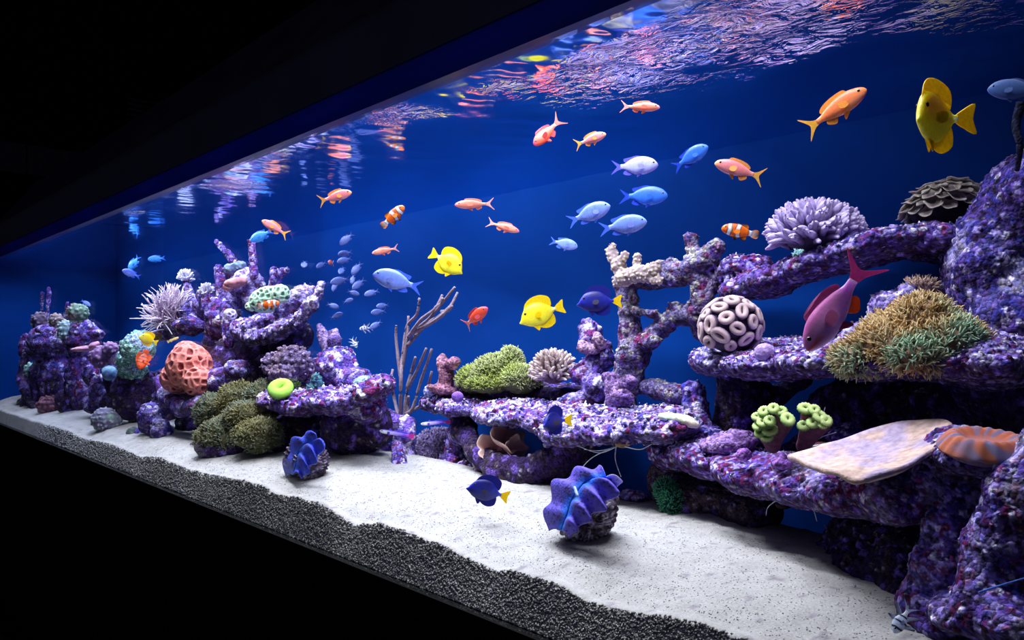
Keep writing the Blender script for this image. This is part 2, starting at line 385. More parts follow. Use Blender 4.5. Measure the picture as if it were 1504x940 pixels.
# ------------------------------------------------------------------ sand bed
_edge = [(-26, 594), (0, 599), (47, 615), (93, 627), (130, 643), (172, 652), (212, 669), (247, 671), (289, 689), (344, 700), (391, 709), (419, 727), (447, 727),
         (484, 740), (535, 769), (572, 768), (619, 782), (665, 799), (693, 813), (740, 834), (770, 836), (830, 856), (880, 882), (940, 892), (1021, 904), (1073, 920), (1140, 948), (1300, 1010), (1504, 1090)]
_ex = np.array([at(p, q, .04)[0] for p, q in _edge]); _ez = np.array([at(p, q, .04)[2] for p, q in _edge])
def sandz(x, y):
    x = np.asarray(x, float); y = np.asarray(y, float); sh = x.shape; x = x.ravel(); y = y.ravel()
    f = np.interp(x, _ex, _ez)
    inn = .118 - .085 * sm(.46, .74, y) * sm(2.0, 3.0, x) + .030 * (fbm(np.stack([x * 2.2, y * 3, 0 * x], -1), 2, 3) - .5)
    w = np.exp(-np.maximum(y - .04, 0) / .10)
    z = f * w + inn * (1 - w)
    z += .012 * (fbm(np.stack([x * 9, y * 9, 0 * x], -1), 3, 9) - .5) + .003 * (fbm(np.stack([x * 60, y * 60, 0 * x], -1), 2, 12) - .5) * 2
    return z.reshape(sh)
xs = np.concatenate([np.arange(TX0, 2.0, .012), np.arange(2.0, 3.4, .008), np.arange(3.4, 5.0, .006), np.arange(5.0, TX1 + .001, .02)])
ytop = np.concatenate([np.arange(.028, .5, .008), np.arange(.5, TY1 - .005, .02)])
X, Y = np.meshgrid(xs, ytop, indexing='ij'); Zs = sandz(X, Y)
nf = 14
fx = np.repeat(xs[:, None], nf, 1); tt = np.linspace(0, 1, nf, endpoint=False)[None]
fz = -.0 + tt * Zs[:, :1]; fy = .002 + .020 * tt + .002 * (fbm(np.stack([fx.ravel() * 40, fz.ravel() * 40, 0 * fx.ravel()], -1), 3, 4).reshape(fx.shape) - .5) * np.minimum(tt * 4, 1)
GX = np.concatenate([fx, X], 1); GY = np.concatenate([fy, Y], 1); GZ = np.concatenate([fz, Zs], 1)
nx, ny = GX.shape; I = np.arange(nx * ny).reshape(nx, ny)
Qd = np.stack([I[:-1, :-1].ravel(), I[1:, :-1].ravel(), I[1:, 1:].ravel(), I[:-1, 1:].ravel()], -1)
Vs = np.stack([GX.ravel(), GY.ravel(), GZ.ravel()], -1)
F1, F2, rid = worley(Vs / .009, 3)
sc_ = np.where(rid[:, None] > .96, lin((140, 134, 140)), lin((168, 166, 163))) * (0.86 + .3 * fbm(Vs / .03, 3, 8))[:, None]
sand = tag(obj('sand_bed', make_mesh('sand_bed', Vs, Qd, sc_), M_SAND), 'pale coral sand covering the bottom of the aquarium', 'sand', kind='stuff')
# loose grains on the face against the glass and on the top
_oct = np.array([(1, 0, 0), (0, 1, 0), (-1, 0, 0), (0, -1, 0), (0, 0, 1), (0, 0, -1)], float)
_of = np.array([(0, 1, 4), (1, 2, 4), (2, 3, 4), (3, 0, 4), (1, 0, 5), (2, 1, 5), (3, 2, 5), (0, 3, 5)])
def grains(n, P, size):
    V = _oct[None] * (RNG.uniform(.8, 1.15, (n, 6, 1))) * size[:, None, None]
    a = RNG.uniform(0, 6.28, n); b = RNG.uniform(0, 3.14, n)
    ca, sa, cb, sb = np.cos(a), np.sin(a), np.cos(b), np.sin(b)
    R = np.stack([np.stack([ca, -sa * cb, sa * sb], -1), np.stack([sa, ca * cb, -ca * sb], -1), np.stack([0 * a, sb, cb], -1)], 1)
    V = np.einsum('nij,nkj->nki', R, V) + P[:, None]
    Fc = (_of[None] + (np.arange(n) * 6)[:, None, None]).reshape(-1, 3)
    t = RNG.uniform(0, 1, n)
    C = np.where(t[:, None] < .05, lin((120, 112, 130)), lin((168, 166, 162)) * RNG.uniform(.75, 1.08, (n, 1)))
    return V.reshape(-1, 3), Fc, np.repeat(C, 6, 0)
n1 = 30000; gx = 5.0 - 4.2 * RNG.beta(1.0, 2.2, n1); gt = RNG.uniform(0, 1.0, n1)
gz = gt * sandz(gx, gx * 0 + .04); gy = .0008 + .020 * gt
P1 = np.stack([gx, gy + .001, gz], -1); s1 = RNG.uniform(.0014, .0030, n1) * (1 + .22 * np.clip(4.8 - gx, 0, 3))
n2 = 13000; gx = 4.9 - 3.2 * RNG.beta(1.0, 2.0, n2); gy = .04 + .5 * RNG.beta(1, 1.6, n2)
P2 = np.stack([gx, gy, sandz(gx, gy) - .0002], -1); s2 = RNG.uniform(.0007, .0016, n2) * (1 + .2 * np.clip(4.8 - gx, 0, 3))
v, f, c = grains(n1 + n2, np.concatenate([P1, P2]), np.concatenate([s1, s2]))
gr = obj('grains', make_mesh('grains', v, f, c), M_SAND, sand); tag(gr, kind='stuff')

# ================================================================== reef builders
def place(name, V, Fc, C, mat, label=None, cat=None, parent=None, group=None, smooth=True, kind=None):
    V = np.array(V, float); V[:, 1] = np.minimum(V[:, 1], TY1 - .003)          # nothing reaches through the back panel
    if parent is None: o = np.array([V[:, 0].mean(), V[:, 1].mean(), V[:, 2].min()])
    else: o = np.array(parent.location)
    ob = obj(name, make_mesh(name, V - o, Fc, C, smooth), mat, parent, loc=(o if parent is None else None))
    return tag(ob, label, cat, group, kind)
def mixc(a, b, t): return a + (b - a) * np.asarray(t)[:, None]
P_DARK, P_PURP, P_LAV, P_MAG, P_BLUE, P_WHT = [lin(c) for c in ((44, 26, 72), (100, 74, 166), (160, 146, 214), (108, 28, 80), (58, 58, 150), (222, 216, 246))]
PAL = dict(
    purple=[(P_PURP, .26), (P_LAV, .20), (P_MAG, .14), (P_DARK, .22), (P_WHT, .06), (P_BLUE, .12)],
    rubble=[(P_PURP, .24), (P_LAV, .28), (P_MAG, .14), (P_DARK, .12), (P_WHT, .14), (P_BLUE, .08)],
    bluish=[(P_BLUE, .34), (P_PURP, .22), (P_LAV, .14), (P_DARK, .24), (P_WHT, .06)],
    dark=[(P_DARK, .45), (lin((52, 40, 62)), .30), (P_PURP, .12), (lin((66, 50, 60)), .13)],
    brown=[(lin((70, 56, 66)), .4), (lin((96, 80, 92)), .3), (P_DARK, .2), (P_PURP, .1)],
    grey=[(lin((128, 122, 158)), .35), (lin((98, 84, 140)), .25), (P_MAG, .12), (P_DARK, .13), (lin((170, 168, 160)), .15)],
    magenta=[(P_MAG, .26), (P_PURP, .32), (P_LAV, .20), (P_DARK, .16), (P_WHT, .06)],
    lav=[(P_LAV, .45), (P_PURP, .25), (P_WHT, .2), (P_MAG, .1)])
def palcol(pal, r):
    C = np.zeros((len(r), 3)); acc = 0.0
    for c, w in PAL[pal]:
        m = (r >= acc) & (r < acc + w + 1e-6); C[m] = c; acc += w
    C[r >= acc] = PAL[pal][0][0]
    return C
def rock(name, label, S, px, Y, pal='purple', cell=8, nod=.5, big=.35, vpx=2.2, group=None, cat='rock', seed=0, under='dark', amp2=1.0):
    """encrusted live rock: cell = nodule size in photo pixels at (px, Y), nod / big = relief in nodules / in coarse lumps"""
    m = mpp(px, Y); c = cell * m; A = c * nod; B = c * 5 * big * .35; vox = 1.35 * vpx * m
    def disp(P, up):
        F1, F2, rid = worley(P / c, seed)
        G1, G2, _ = worley(P / (c * 2.6), seed + 5)
        w = .45 + .55 * sm(-.2, .6, up)
        return A * (1.05 - 1.9 * F1) * w * (.5 + rid) + A * 1.1 * (.55 - G1) + B * (fbm(P / (c * 5), 3, seed + 9) - .5) * 2 * amp2
    V, Q = S.mesh(vox, disp, A * 1.9 + B * .8)
    N = vnormals(V, Q)
    F1, F2, rid = worley(V / c, seed)
    C = palcol(pal, rid); G1, G2, r2 = worley(V / (c * 4.5), seed + 3)
    C2 = palcol(pal, r2)
    C = C * .78 + C2 * .22
    C = mixc(C, palcol(under, rid), .75 * sm(.25, -.45, N[:, 2]))       # shifts to the under palette on downward faces
    C = C * (.75 + .5 * fbm(V / (c * .7), 2, seed + 4))[:, None]
    C = mixc(C, P_WHT, .35 * sm(.32, .1, F1) * (rid > .45))
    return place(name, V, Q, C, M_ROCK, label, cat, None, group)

def solid(name, S, vox, disp, amp, colfn, mat=None, label=None, cat=None, parent=None, group=None, ret=False, kind=None):
    V, Q = S.mesh(vox, disp, amp); N = vnormals(V, Q); C = colfn(V, N)
    o = place(name, V, Q, C, mat or M_CORAL, label, cat, parent, group, kind=kind)
    return (o, V, Q, N) if ret else o

def tentacles(P, D, Ln, R, seg=4, sides=5, bend=.3, tipc=None, basec=None, bulb=1.0, jit=.12, droop=0.0, wave=0.0):
    """many tapered curved tubes as arrays: P roots, D directions, Ln lengths, R radii"""
    n = len(P); D = D / np.linalg.norm(D, axis=1)[:, None]
    ref = np.where(np.abs(D[:, 2:3]) > .9, np.array([[1.0, 0, 0]]), np.array([[0, 0, 1.0]]))
    A = np.cross(D, ref); A /= np.linalg.norm(A, axis=1)[:, None]; B = np.cross(D, A)
    ba = RNG.uniform(0, 6.28, n); K = (A * np.cos(ba)[:, None] + B * np.sin(ba)[:, None]) * (bend * RNG.uniform(.3, 1, n))[:, None]
    K2 = np.cross(D, K); ph = RNG.uniform(0, 6.28, n)
    V = []; C = []; ang = np.arange(sides) * 2 * math.pi / sides
    rows = seg + 2
    for i in range(rows):
        t = min(i / seg, 1.0)
        c = P + D * (Ln * t)[:, None] + K * (Ln * t * t)[:, None] + np.array([0, 0, -1.0]) * (droop * Ln * t * t)[:, None]
        if wave: c = c + K2 * (Ln * wave * np.sin(t * 6 + ph))[:, None]
        r = R * (1 - .35 * t) * (1 + (bulb - 1) * t ** 3)
        if i == seg: r = r * .8
        if i == seg + 1: r = r * .25; c = c + (D + K * 2) * (R * .7 * bulb)[:, None]
        V.append(c[:, None] + r[:, None, None] * (A[:, None] * np.cos(ang)[None, :, None] + B[:, None] * np.sin(ang)[None, :, None]))
        cc = basec + (tipc - basec) * t ** 1.3
        C.append(np.repeat((cc * RNG.uniform(1 - jit, 1 + jit, (n, 1)))[:, None], sides, 1))
    V = np.stack(V, 1).reshape(-1, 3); C = np.stack(C, 1).reshape(-1, 3)
    i, j, k = np.meshgrid(np.arange(n), np.arange(rows - 1), np.arange(sides), indexing='ij')
    b = i * rows * sides; k2 = (k + 1) % sides
    Q = np.stack([b + j * sides + k, b + j * sides + k2, b + (j + 1) * sides + k2, b + (j + 1) * sides + k], -1).reshape(-1, 4)
    return V, Q[:, ::-1], C
def pick(V, N, n, cond=None):
    w = np.ones(len(V)) if cond is None else cond(V, N).astype(float)
    i = RNG.choice(len(V), n, p=w / w.sum()); return V[i], N[i]

def fuzzy(name, label, S, px, Y, n, lpx, rpx, base, tip, vpx=2.6, bump=.0, cell=10, group=None, bulb=1.0, seg=2, sides=3, bend=.5, cat='coral', lowcut=-.5, droop=0, up=0.3, cvar=None, amb=None):
    m = mpp(px, Y); c = cell * m
    disp = (lambda P, u: bump * c * (.6 - worley(P / c, 2)[0])) if bump else None
    V, Q = S.mesh(vpx * m, disp, bump * c); N = vnormals(V, Q)
    o = np.array([V[:, 0].mean(), V[:, 1].mean(), V[:, 2].min()])
    t = empty(name, o, label, cat, group)
    b = lin(base); tp = lin(tip)
    f = fbm(V / (c * 3), 3, 5)[:, None]
    place('body', V, Q, b * (.55 + .7 * f), M_CORAL, parent=t)
    P, D = pick(V, N, n, lambda V, N: N[:, 2] > lowcut)
    D = D + RNG.normal(0, .25, D.shape) + np.array([0, 0, up])
    tv, tq, tc = tentacles(P - D * (rpx * m), D, RNG.uniform(.6, 1.2, n) * lpx * m, RNG.uniform(.75, 1.2, n) * rpx * m, seg, sides, bend, tp, b, bulb, .25, droop)
    if cvar is not None:
        q = np.repeat(sm(.35, .65, fbm(P / (c * 3.5), 2, 15)), (seg + 2) * sides); tc = mixc(tc, tc * (lin(cvar) / np.maximum(tp, .02)), q)
    place('tentacles', tv, tq, tc, M_SOFT, parent=t, kind='stuff')
    return t

def blob_coral(name, label, S, px, Y, kind, cols, cell=8, depth=.4, vpx=1.8, seed=0, cat='coral', group=None, mat=None):
    """kind 'pits': honeycomb of hollows; 'nodules': knobs; 'smooth': only slight lumps; 'mounds': coarse pillows"""
    m = mpp(px, Y); c = cell * m; A = depth * c
    def pat(P):
        F1, F2, rid = worley(P / c, seed)
        if kind == 'pits': return -sm(.12, .52, F2 - F1)
        if kind == 'nodules': return sm(.65, .0, F1)
        if kind == 'mounds': return np.sqrt(np.clip(1 - F1 * F1 * 1.3, 0, 1))
        return 1.3 * (fbm(P / c, 3, seed) - .5) + .35 * (.5 - F1)
    a, b = lin(cols[0]), lin(cols[1])
    def cf(V, N):
        p = pat(V); t = (1 + p) if kind == 'pits' else np.clip(p, 0, 1) if kind != 'smooth' else sm(.3, .7, fbm(V / (c * 2), 3, seed))
        C = mixc(np.tile(b, (len(V), 1)), np.tile(a, (len(V), 1)), t)
        if len(cols) > 2: C = mixc(C, np.tile(lin(cols[2]), (len(V), 1)), .8 * sm(.5, .68, fbm(V / (c * 3), 2, seed + 8)))
        return C * (.85 + .3 * fbm(V / (c * 2.5), 2, seed + 2))[:, None]
    return solid(name, S, vpx * m, lambda P, u: A * pat(P), A * 1.1, cf, mat or M_CORAL, label, cat, group=group)

def knobby(name, label, c0, rx, ry, rd, n, lpx, rpx, base, tip, px, Y, bulb=1.3, core=.55, up=.4, bend=.25, cat='coral', seg=4, sides=7, wave=0, group=None, minz=-.3):
    """cluster of rounded fingers growing from a core; c0 centre pixel, rx ry in px, rd metres"""
    m = mpp(px, Y); R, A = viewaxes(px); c = at(c0[0], c0[1], Y)
    S = Sdf(.01).E(c0[0], c0[1], Y, rx * core, ry * core, rd * core)
    V, Q = S.mesh(3 * m); t = empty(name, np.array([c[0], c[1], V[:, 2].min()]), label, cat, group)
    b, tp = lin(base), lin(tip)
    place('body', V, Q, np.tile(b * .6, (len(V), 1)), M_CORAL, parent=t)
    g = (math.sqrt(5) - 1) / 2; i = np.arange(n * 3) + .5
    z = 1 - 2 * i / (n * 3); a = 2 * math.pi * g * i; r = np.sqrt(1 - z * z)
    D = np.stack([r * np.cos(a), z, r * np.sin(a)], -1); D = D[(D[:, 1] > minz)]
    D = D[RNG.permutation(len(D))[:n]] if len(D) > n else D
    dr = D[:, :1] * R + D[:, 1:2] * np.array([0, 0, 1.0]) + D[:, 2:] * A
    e = D[:, :1] * R * rx * m + D[:, 1:2] * np.array([0, 0, 1.0]) * ry * m + D[:, 2:] * A * rd
    k = len(D); Ln = lpx * m * RNG.uniform(.75, 1.15, k)
    dn = e / np.linalg.norm(e, axis=1)[:, None] + np.array([0, 0, up]) + RNG.normal(0, .12, (k, 3)); dn /= np.linalg.norm(dn, axis=1)[:, None]
    P = c + e - dn * Ln[:, None]
    tv, tq, tc = tentacles(P, dn, Ln, rpx * m * RNG.uniform(.8, 1.2, k), seg, sides, bend, tp, b, bulb, .12, 0, wave)
    place('fingers', tv, tq, tc, M_CORAL, parent=t, kind='stuff' if k > 60 else None)
    return t

def disc_me(name, nr, na, rfn, zfn, cfn, thick):
    """closed round plate: polar grid on top, offset copy below"""
    V = []; C = []
    for s in (0, 1):
        for i in range(nr + 1):
            for j in range(na):
                t = i / nr; p = 2 * math.pi * j / na; r = rfn(t, p); z = zfn(t, p) - s * thick * (1 - .6 * t ** 4)
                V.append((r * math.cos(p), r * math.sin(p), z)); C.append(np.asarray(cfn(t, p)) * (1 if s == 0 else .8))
    Fc = []; o = (nr + 1) * na
    for i in range(nr):
        for j in range(na):
            k = (j + 1) % na
            Fc.append((i * na + j, (i + 1) * na + j, (i + 1) * na + k, i * na + k))
            Fc.append((o + i * na + j, o + i * na + k, o + (i + 1) * na + k, o + (i + 1) * na + j))
    for j in range(na):
        k = (j + 1) % na; Fc.append((nr * na + j, o + nr * na + j, o + nr * na + k, nr * na + k))
    return make_mesh(name, V, Fc, np.array(C))
def donut_me(name, a, b, cr, cw, rim, mid, ns=26, nt=10, fl=.8):
    """bean shaped ring polyp: rim ridge round a sunken mouth, crenulated by cw"""
    V = []; C = []
    for i in range(ns):
        p = 2 * math.pi * i / ns; w = 1 + cw * math.cos(p * (ns // 2))
        for j in range(nt):
            q = 2 * math.pi * j / nt; rr = cr * w
            V.append(((a + rr * math.cos(q)) * math.cos(p), (b + rr * math.cos(q)) * math.sin(p), rr * math.sin(q) * fl))
            C.append(mid + (rim - mid) * max(0, .35 + .65 * math.sin(q)) if math.cos(q) < .3 or math.sin(q) > 0 else mid * .8)
    Fc = [(i * nt + j, ((i + 1) % ns) * nt + j, ((i + 1) % ns) * nt + (j + 1) % nt, i * nt + (j + 1) % nt) for i in range(ns) for j in range(nt)]
    o = len(V); V.append((0, 0, -cr * .25)); C.append(mid * .7)
    jm = nt // 2
    Fc += [(i * nt + jm, o, ((i + 1) % ns) * nt + jm) for i in range(ns)]
    o2 = len(V); V.append((0, 0, -cr * 2.2)); C.append(mid * .5)
    jb = 3 * nt // 4
    Fc += [(((i + 1) % ns) * nt + jb, o2, i * nt + jb) for i in range(ns)]
    return make_mesh(name, V, Fc, np.array(C))
def ruffle(name, inner, outer, bulge, scal, parent, colr, spots, dots, px, Y, seed=0, waves=4):
    """clam mantle lobe: sheet from the slit to a scalloped outer rim, swollen towards the outside, with thickness"""
    m = mpp(px, Y); n = 110; k = 26
    def res(p):
        w = smooth_path([at(*q) for q in p], 10); d = np.concatenate([[0], np.cumsum(np.linalg.norm(np.diff(w, axis=0), axis=1))]); d /= d[-1]
        return np.stack([np.interp(np.linspace(0, 1, n), d, w[:, i]) for i in range(3)], -1)
    A_, B_ = res(inner), res(outer); R, Aw = viewaxes(px); out = -Aw * .75 + np.array([0, 0, .66]); t = np.linspace(0, 1, n)
    V = []; C = []; c, sp, dk = lin(colr), lin(spots), lin(dots)
    for sd in (0, 1):
        for j in range(k):
            s_ = j / (k - 1); rip = np.sin(t * math.pi * 2 * waves + seed)
            P = A_ + (B_ - A_) * (s_ * (1 + .16 * rip * s_))[:, None]
            hgt = bulge * m * (math.sin(math.pi * min(s_ * .9 + .05, 1)) * (1 + .35 * rip) + scal * rip * s_)
            P = P + out * hgt[:, None] - sd * out * (3.2 * m)
            V.append(P)
            F1, F2, rid = worley(P / (6.5 * m), seed)
            cc = mixc(np.tile(sp, (n, 1)), np.tile(c, (n, 1)), np.full(n, sm(.0, .45, np.array(s_))))
            cc = mixc(cc, np.tile(lin((84, 52, 92)), (n, 1)), .7 * sm(.25, .7, rip) * math.exp(-((s_ - .22) / .16) ** 2))
            cc = mixc(cc, np.tile(dk, (n, 1)), .85 * sm(.36, .24, F1) * (rid > .25) * (s_ > .3))
            C.append(cc)
    V = np.array(V).transpose(0, 1, 2).reshape(-1, 3); C = np.array(C).reshape(-1, 3); Fc = []
    for sd in (0, 1):
        o = sd * k * n
        for j in range(k - 1):
            for i in range(n - 1):
                q = (o + j * n + i, o + j * n + i + 1, o + (j + 1) * n + i + 1, o + (j + 1) * n + i); Fc.append(q if sd else q[::-1])
    o = k * n
    for i in range(n - 1):
        Fc += [(i, i + 1, o + i + 1, o + i), ((k - 1) * n + i + 1, (k - 1) * n + i, o + (k - 1) * n + i, o + (k - 1) * n + i + 1)]
    for j in range(k - 1):
        Fc += [((j + 1) * n, j * n, o + j * n, o + (j + 1) * n), (j * n + n - 1, (j + 1) * n + n - 1, o + (j + 1) * n + n - 1, o + j * n + n - 1)]
    return place('mantle', V, np.array(Fc), C, M_CORAL, parent=parent)
def orient(o, n, spin=0.0, scale=1.0):
    q = Vector(n).to_track_quat('Z', 'Y'); o.rotation_mode = 'QUATERNION'
    o.rotation_quaternion = q @ Matrix.Rotation(spin, 3, 'Z').to_quaternion(); o.scale = (scale,) * 3
def tube(path, radii, sides=8, caps=True):
    path = np.asarray(path, float); V = []; Fc = []
    n = len(path)
    for i in range(n):
        d = path[min(i + 1, n - 1)] - path[max(i - 1, 0)]; d /= np.linalg.norm(d)
        a = np.cross(d, (0, 0, 1) if abs(d[2]) < .95 else (1, 0, 0)); a /= np.linalg.norm(a); b = np.cross(d, a)
        for j in range(sides):
            q = 2 * math.pi * j / sides; V.append(path[i] + radii[i] * (a * math.cos(q) + b * math.sin(q)))
    for i in range(n - 1):
        for j in range(sides): k = (j + 1) % sides; Fc.append((i * sides + j, (i + 1) * sides + j, (i + 1) * sides + k, i * sides + k))
    if caps: Fc += [tuple(range(sides)), tuple(range((n - 1) * sides, n * sides))[::-1]]
    return np.array(V), Fc
def smooth_path(pts, n=16):
    pts = np.asarray(pts, float); m = len(pts); out = []
    P = np.vstack([2 * pts[0] - pts[1], pts, 2 * pts[-1] - pts[-2]])
    for i in range(m - 1):
        p0, p1, p2, p3 = P[i:i + 4]
        for t in np.linspace(0, 1, n, endpoint=False):
            out.append(.5 * (2 * p1 + (p2 - p0) * t + (2 * p0 - 5 * p1 + 4 * p2 - p3) * t * t + (3 * p1 - p0 - 3 * p2 + p3) * t ** 3))
    out.append(pts[-1]); return np.array(out)

# ================================================================== the reef, right to left
# ---- right end
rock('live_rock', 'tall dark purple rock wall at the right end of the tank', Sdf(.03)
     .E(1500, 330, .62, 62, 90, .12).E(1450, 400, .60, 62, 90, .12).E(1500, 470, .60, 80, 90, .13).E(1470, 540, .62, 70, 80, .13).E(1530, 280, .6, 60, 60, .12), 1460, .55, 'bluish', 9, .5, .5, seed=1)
rock('live_rock', 'rock ledge under the lavender stalk coral, topmost ledge on the right', Sdf(.02)
     .E(1080, 428, .60, 26, 16, .07).E(1125, 415, .60, 40, 22, .10).E(1190, 392, .60, 55, 22, .12, 18).E(1260, 372, .60, 55, 24, .13, 10)
     .E(1330, 358, .62, 55, 20, .13, 4).E(1390, 358, .65, 50, 26, .14).E(1095, 392, .62, 36, 14, .05, 8).E(1067, 400, .62, 16, 26, .05, -40), 1230, .55, 'purple', 8, .55, .5, seed=2)
rock('live_rock', 'long rubble-topped middle shelf holding the tan anemone', Sdf(.02)
     .E(1050, 530, .52, 36, 22, .10).E(1120, 535, .50, 60, 22, .16).E(1200, 530, .50, 70, 24, .2).E(1290, 530, .52, 80, 26, .24)
     .E(1380, 528, .55, 80, 28, .26).E(1460, 530, .55, 70, 42, .26).E(1180, 510, .62, 90, 14, .12), 1250, .35, 'rubble', 8.5, .65, .45, vpx=2.0, seed=3)
rock('live_rock', 'dark pillar rock holding up the middle shelf', Sdf(.03)
     .C([(1085, 540, .62, 32), (1095, 600, .62, 36), (1080, 660, .60, 46)]).C([(1180, 560, .68, 12), (1150, 580, .67, 10), (1120, 605, .64, 12)]), 1090, .6, 'dark', 11, .4, .5, vpx=2.8, seed=4)
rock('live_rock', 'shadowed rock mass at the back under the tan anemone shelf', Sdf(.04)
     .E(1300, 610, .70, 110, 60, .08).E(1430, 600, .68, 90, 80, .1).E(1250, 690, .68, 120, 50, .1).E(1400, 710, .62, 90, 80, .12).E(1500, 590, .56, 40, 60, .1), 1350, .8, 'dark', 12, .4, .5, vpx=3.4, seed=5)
rock('live_rock', 'purple crusted rocks stacked behind the tan anemone', Sdf(.012)
     .E(1312, 452, .55, 36, 26, .06).E(1290, 476, .55, 24, 18, .05).E(1340, 432, .56, 20, 16, .05).E(1262, 490, .52, 26, 16, .05).E(1250, 508, .48, 22, 12, .05).E(1385, 470, .62, 40, 24, .06), 1310, .5, 'lav', 9, .55, .5, seed=6)
# lower right ledge
rock('live_rock', 'long purple ledge on the lower right carrying the tan plate coral', Sdf(.02)
     .E(985, 668, .50, 36, 20, .10, -15).E(1035, 672, .46, 50, 26, .13, -14).E(1100, 690, .42, 60, 28, .15, -12).E(1170, 705, .38, 65, 32, .15, -10)
     .E(1240, 715, .36, 65, 36, .15, -8).E(1310, 715, .34, 65, 46, .16, -8).E(1370, 700, .32, 50, 56, .12).E(1060, 652, .56, 60, 18, .1), 1150, .32, 'magenta', 8, .5, .6, vpx=2.2, seed=7)
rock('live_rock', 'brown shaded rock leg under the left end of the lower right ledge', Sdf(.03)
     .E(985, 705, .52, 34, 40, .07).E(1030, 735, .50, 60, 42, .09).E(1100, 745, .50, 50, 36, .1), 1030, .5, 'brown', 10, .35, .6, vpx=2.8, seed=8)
rock('live_rock', 'dark rock with purple nodules on the sand below the plate coral', Sdf(.03)
     .E(1215, 840, .40, 40, 36, .08).E(1275, 835, .38, 60, 50, .12).E(1330, 840, .36, 50, 70, .12).E(1300, 790, .46, 80, 40, .12), 1270, .3, 'dark', 12, .5, .5, vpx=2.6, seed=9)
rock('rock_pillar', 'knobbly purple rock pillar under the orange disc coral', Sdf(.02)
     .C([(1395, 660, .26, 34), (1402, 720, .25, 30), (1395, 780, .23, 28), (1375, 840, .21, 32), (1368, 890, .20, 44)]).E(1440, 672, .24, 62, 26, .07).C([(1440, 680, .26, 40), (1425, 740, .3, 30)])
     .E(1385, 905, .2, 50, 24, .07).C([(1375, 690, .24, 20), (1380, 650, .26, 12)]), 1390, .2, 'purple', 10, .45, .5, vpx=2.4, seed=10)
rock('rock_pillar', 'rightmost purple rock pillar cut by the frame', Sdf(.025)
     .C([(1540, 660, .20, 40), (1500, 740, .18, 46), (1480, 800, .17, 48), (1460, 860, .16, 50)]).E(1430, 905, .16, 60, 26, .06).E(1490, 900, .16, 60, 40, .08), 1480, .15, 'purple', 10, .45, .5, vpx=2.6, seed=11)
# tan plate coral
def plate_coral():
    pts = [(1157, 668, .22), (1195, 683, .17), (1228, 691, .14), (1255, 703, .13), (1290, 694, .135), (1330, 682, .16), (1365, 662, .20), (1392, 640, .24), (1397, 621, .29), (1365, 615, .31), (1325, 619, .31), (1285, 629, .30), (1245, 641, .28), (1200, 655, .25)]
    W = np.array([at(*p) for p in pts]); c = np.array(at(1290, 657, .23)); W = smooth_path(np.vstack([W, W[:1]]), 6)[:-1]
    na = len(W); nr = 14; V = []; C = []; a, b_ = lin((218, 186, 172)), lin((188, 168, 198))
    for s in (0, 1):
        for i in range(nr + 1):
            t = i / nr; ring = c + (W - c) * t
            ring = ring + np.array([0, 0, 1.0]) * (-.010 * (1 - t * t) + .004 * (vnoise(ring / .03, 4) - .5) - s * (.007 + .028 * (1 - t) ** 1.2))[:, None]
            V.append(ring); f = fbm(ring / .035, 3, 6)
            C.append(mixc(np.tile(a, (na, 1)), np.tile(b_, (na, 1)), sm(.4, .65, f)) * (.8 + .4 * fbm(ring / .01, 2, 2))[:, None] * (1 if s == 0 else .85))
    V = np.concatenate(V); C = np.concatenate(C); o = (nr + 1) * na; Fc = []
    for i in range(nr):
        for j in range(na):
            k = (j + 1) % na; Fc += [(i * na + j, (i + 1) * na + j, (i + 1) * na + k, i * na + k), (o + i * na + k, o + (i + 1) * na + k, o + (i + 1) * na + j, o + i * na + j)]
    Fc += [(nr * na + j, o + nr * na + j, o + nr * na + (j + 1) % na, nr * na + (j + 1) % na) for j in range(na)]
    t = empty('plate_coral', at(1300, 720, .27), 'large flat tan plate coral on the lower right ledge', 'coral')
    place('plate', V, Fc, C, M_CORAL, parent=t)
    S = Sdf(.01).C([(1292, 692, .25, 20), (1300, 740, .27, 20)]); V, Q = S.mesh(.003)
    place('stalk', V, Q, np.tile(lin((150, 120, 130)), (len(V), 1)), M_CORAL, parent=t)
plate_coral()
# orange disc coral on the pillar
def disc_coral():
    o_, g_, m_ = lin((226, 128, 96)), lin((150, 138, 176)), lin((112, 104, 160))
    def cf(t, p):
        w = .5 + .5 * math.sin(p * 9 + 1.6 * math.sin(p * 4) + 2.2 * math.sin(t * 7 + p * 2)) * (.6 + .4 * math.sin(p * 5 + 2)); c = o_ + (g_ - o_) * float(sm(.35, .7, np.array(w)))
        return c if t > .38 else o_ * .75 + g_ * .25 if t > .15 else m_
    me = disc_me('disc', 22, 144, lambda t, p: t * (1 + .05 * math.sin(p * 3 + 1) + .012 * math.sin(p * 18) * t), lambda t, p: (.34 * math.exp(-((t - .66) / .24) ** 2) - .30 * t ** 7) + .022 * math.sin(p * 18) * float(sm(.35, .6, np.array(t))), cf, .16)
    c = at(1447, 650, .20); m = mpp(1447, .20)
    t = empty('disc_coral', c, 'round orange and grey disc coral on top of the pillar', 'coral')
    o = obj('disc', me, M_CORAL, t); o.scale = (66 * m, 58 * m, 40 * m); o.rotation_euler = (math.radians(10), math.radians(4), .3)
    S = Sdf(.01).E(1447, 668, .21, 48, 18, .05); V, Q = S.mesh(.003); place('stalk', V, Q, np.tile(lin((120, 96, 130)), (len(V), 1)), M_CORAL, parent=t)
disc_coral()
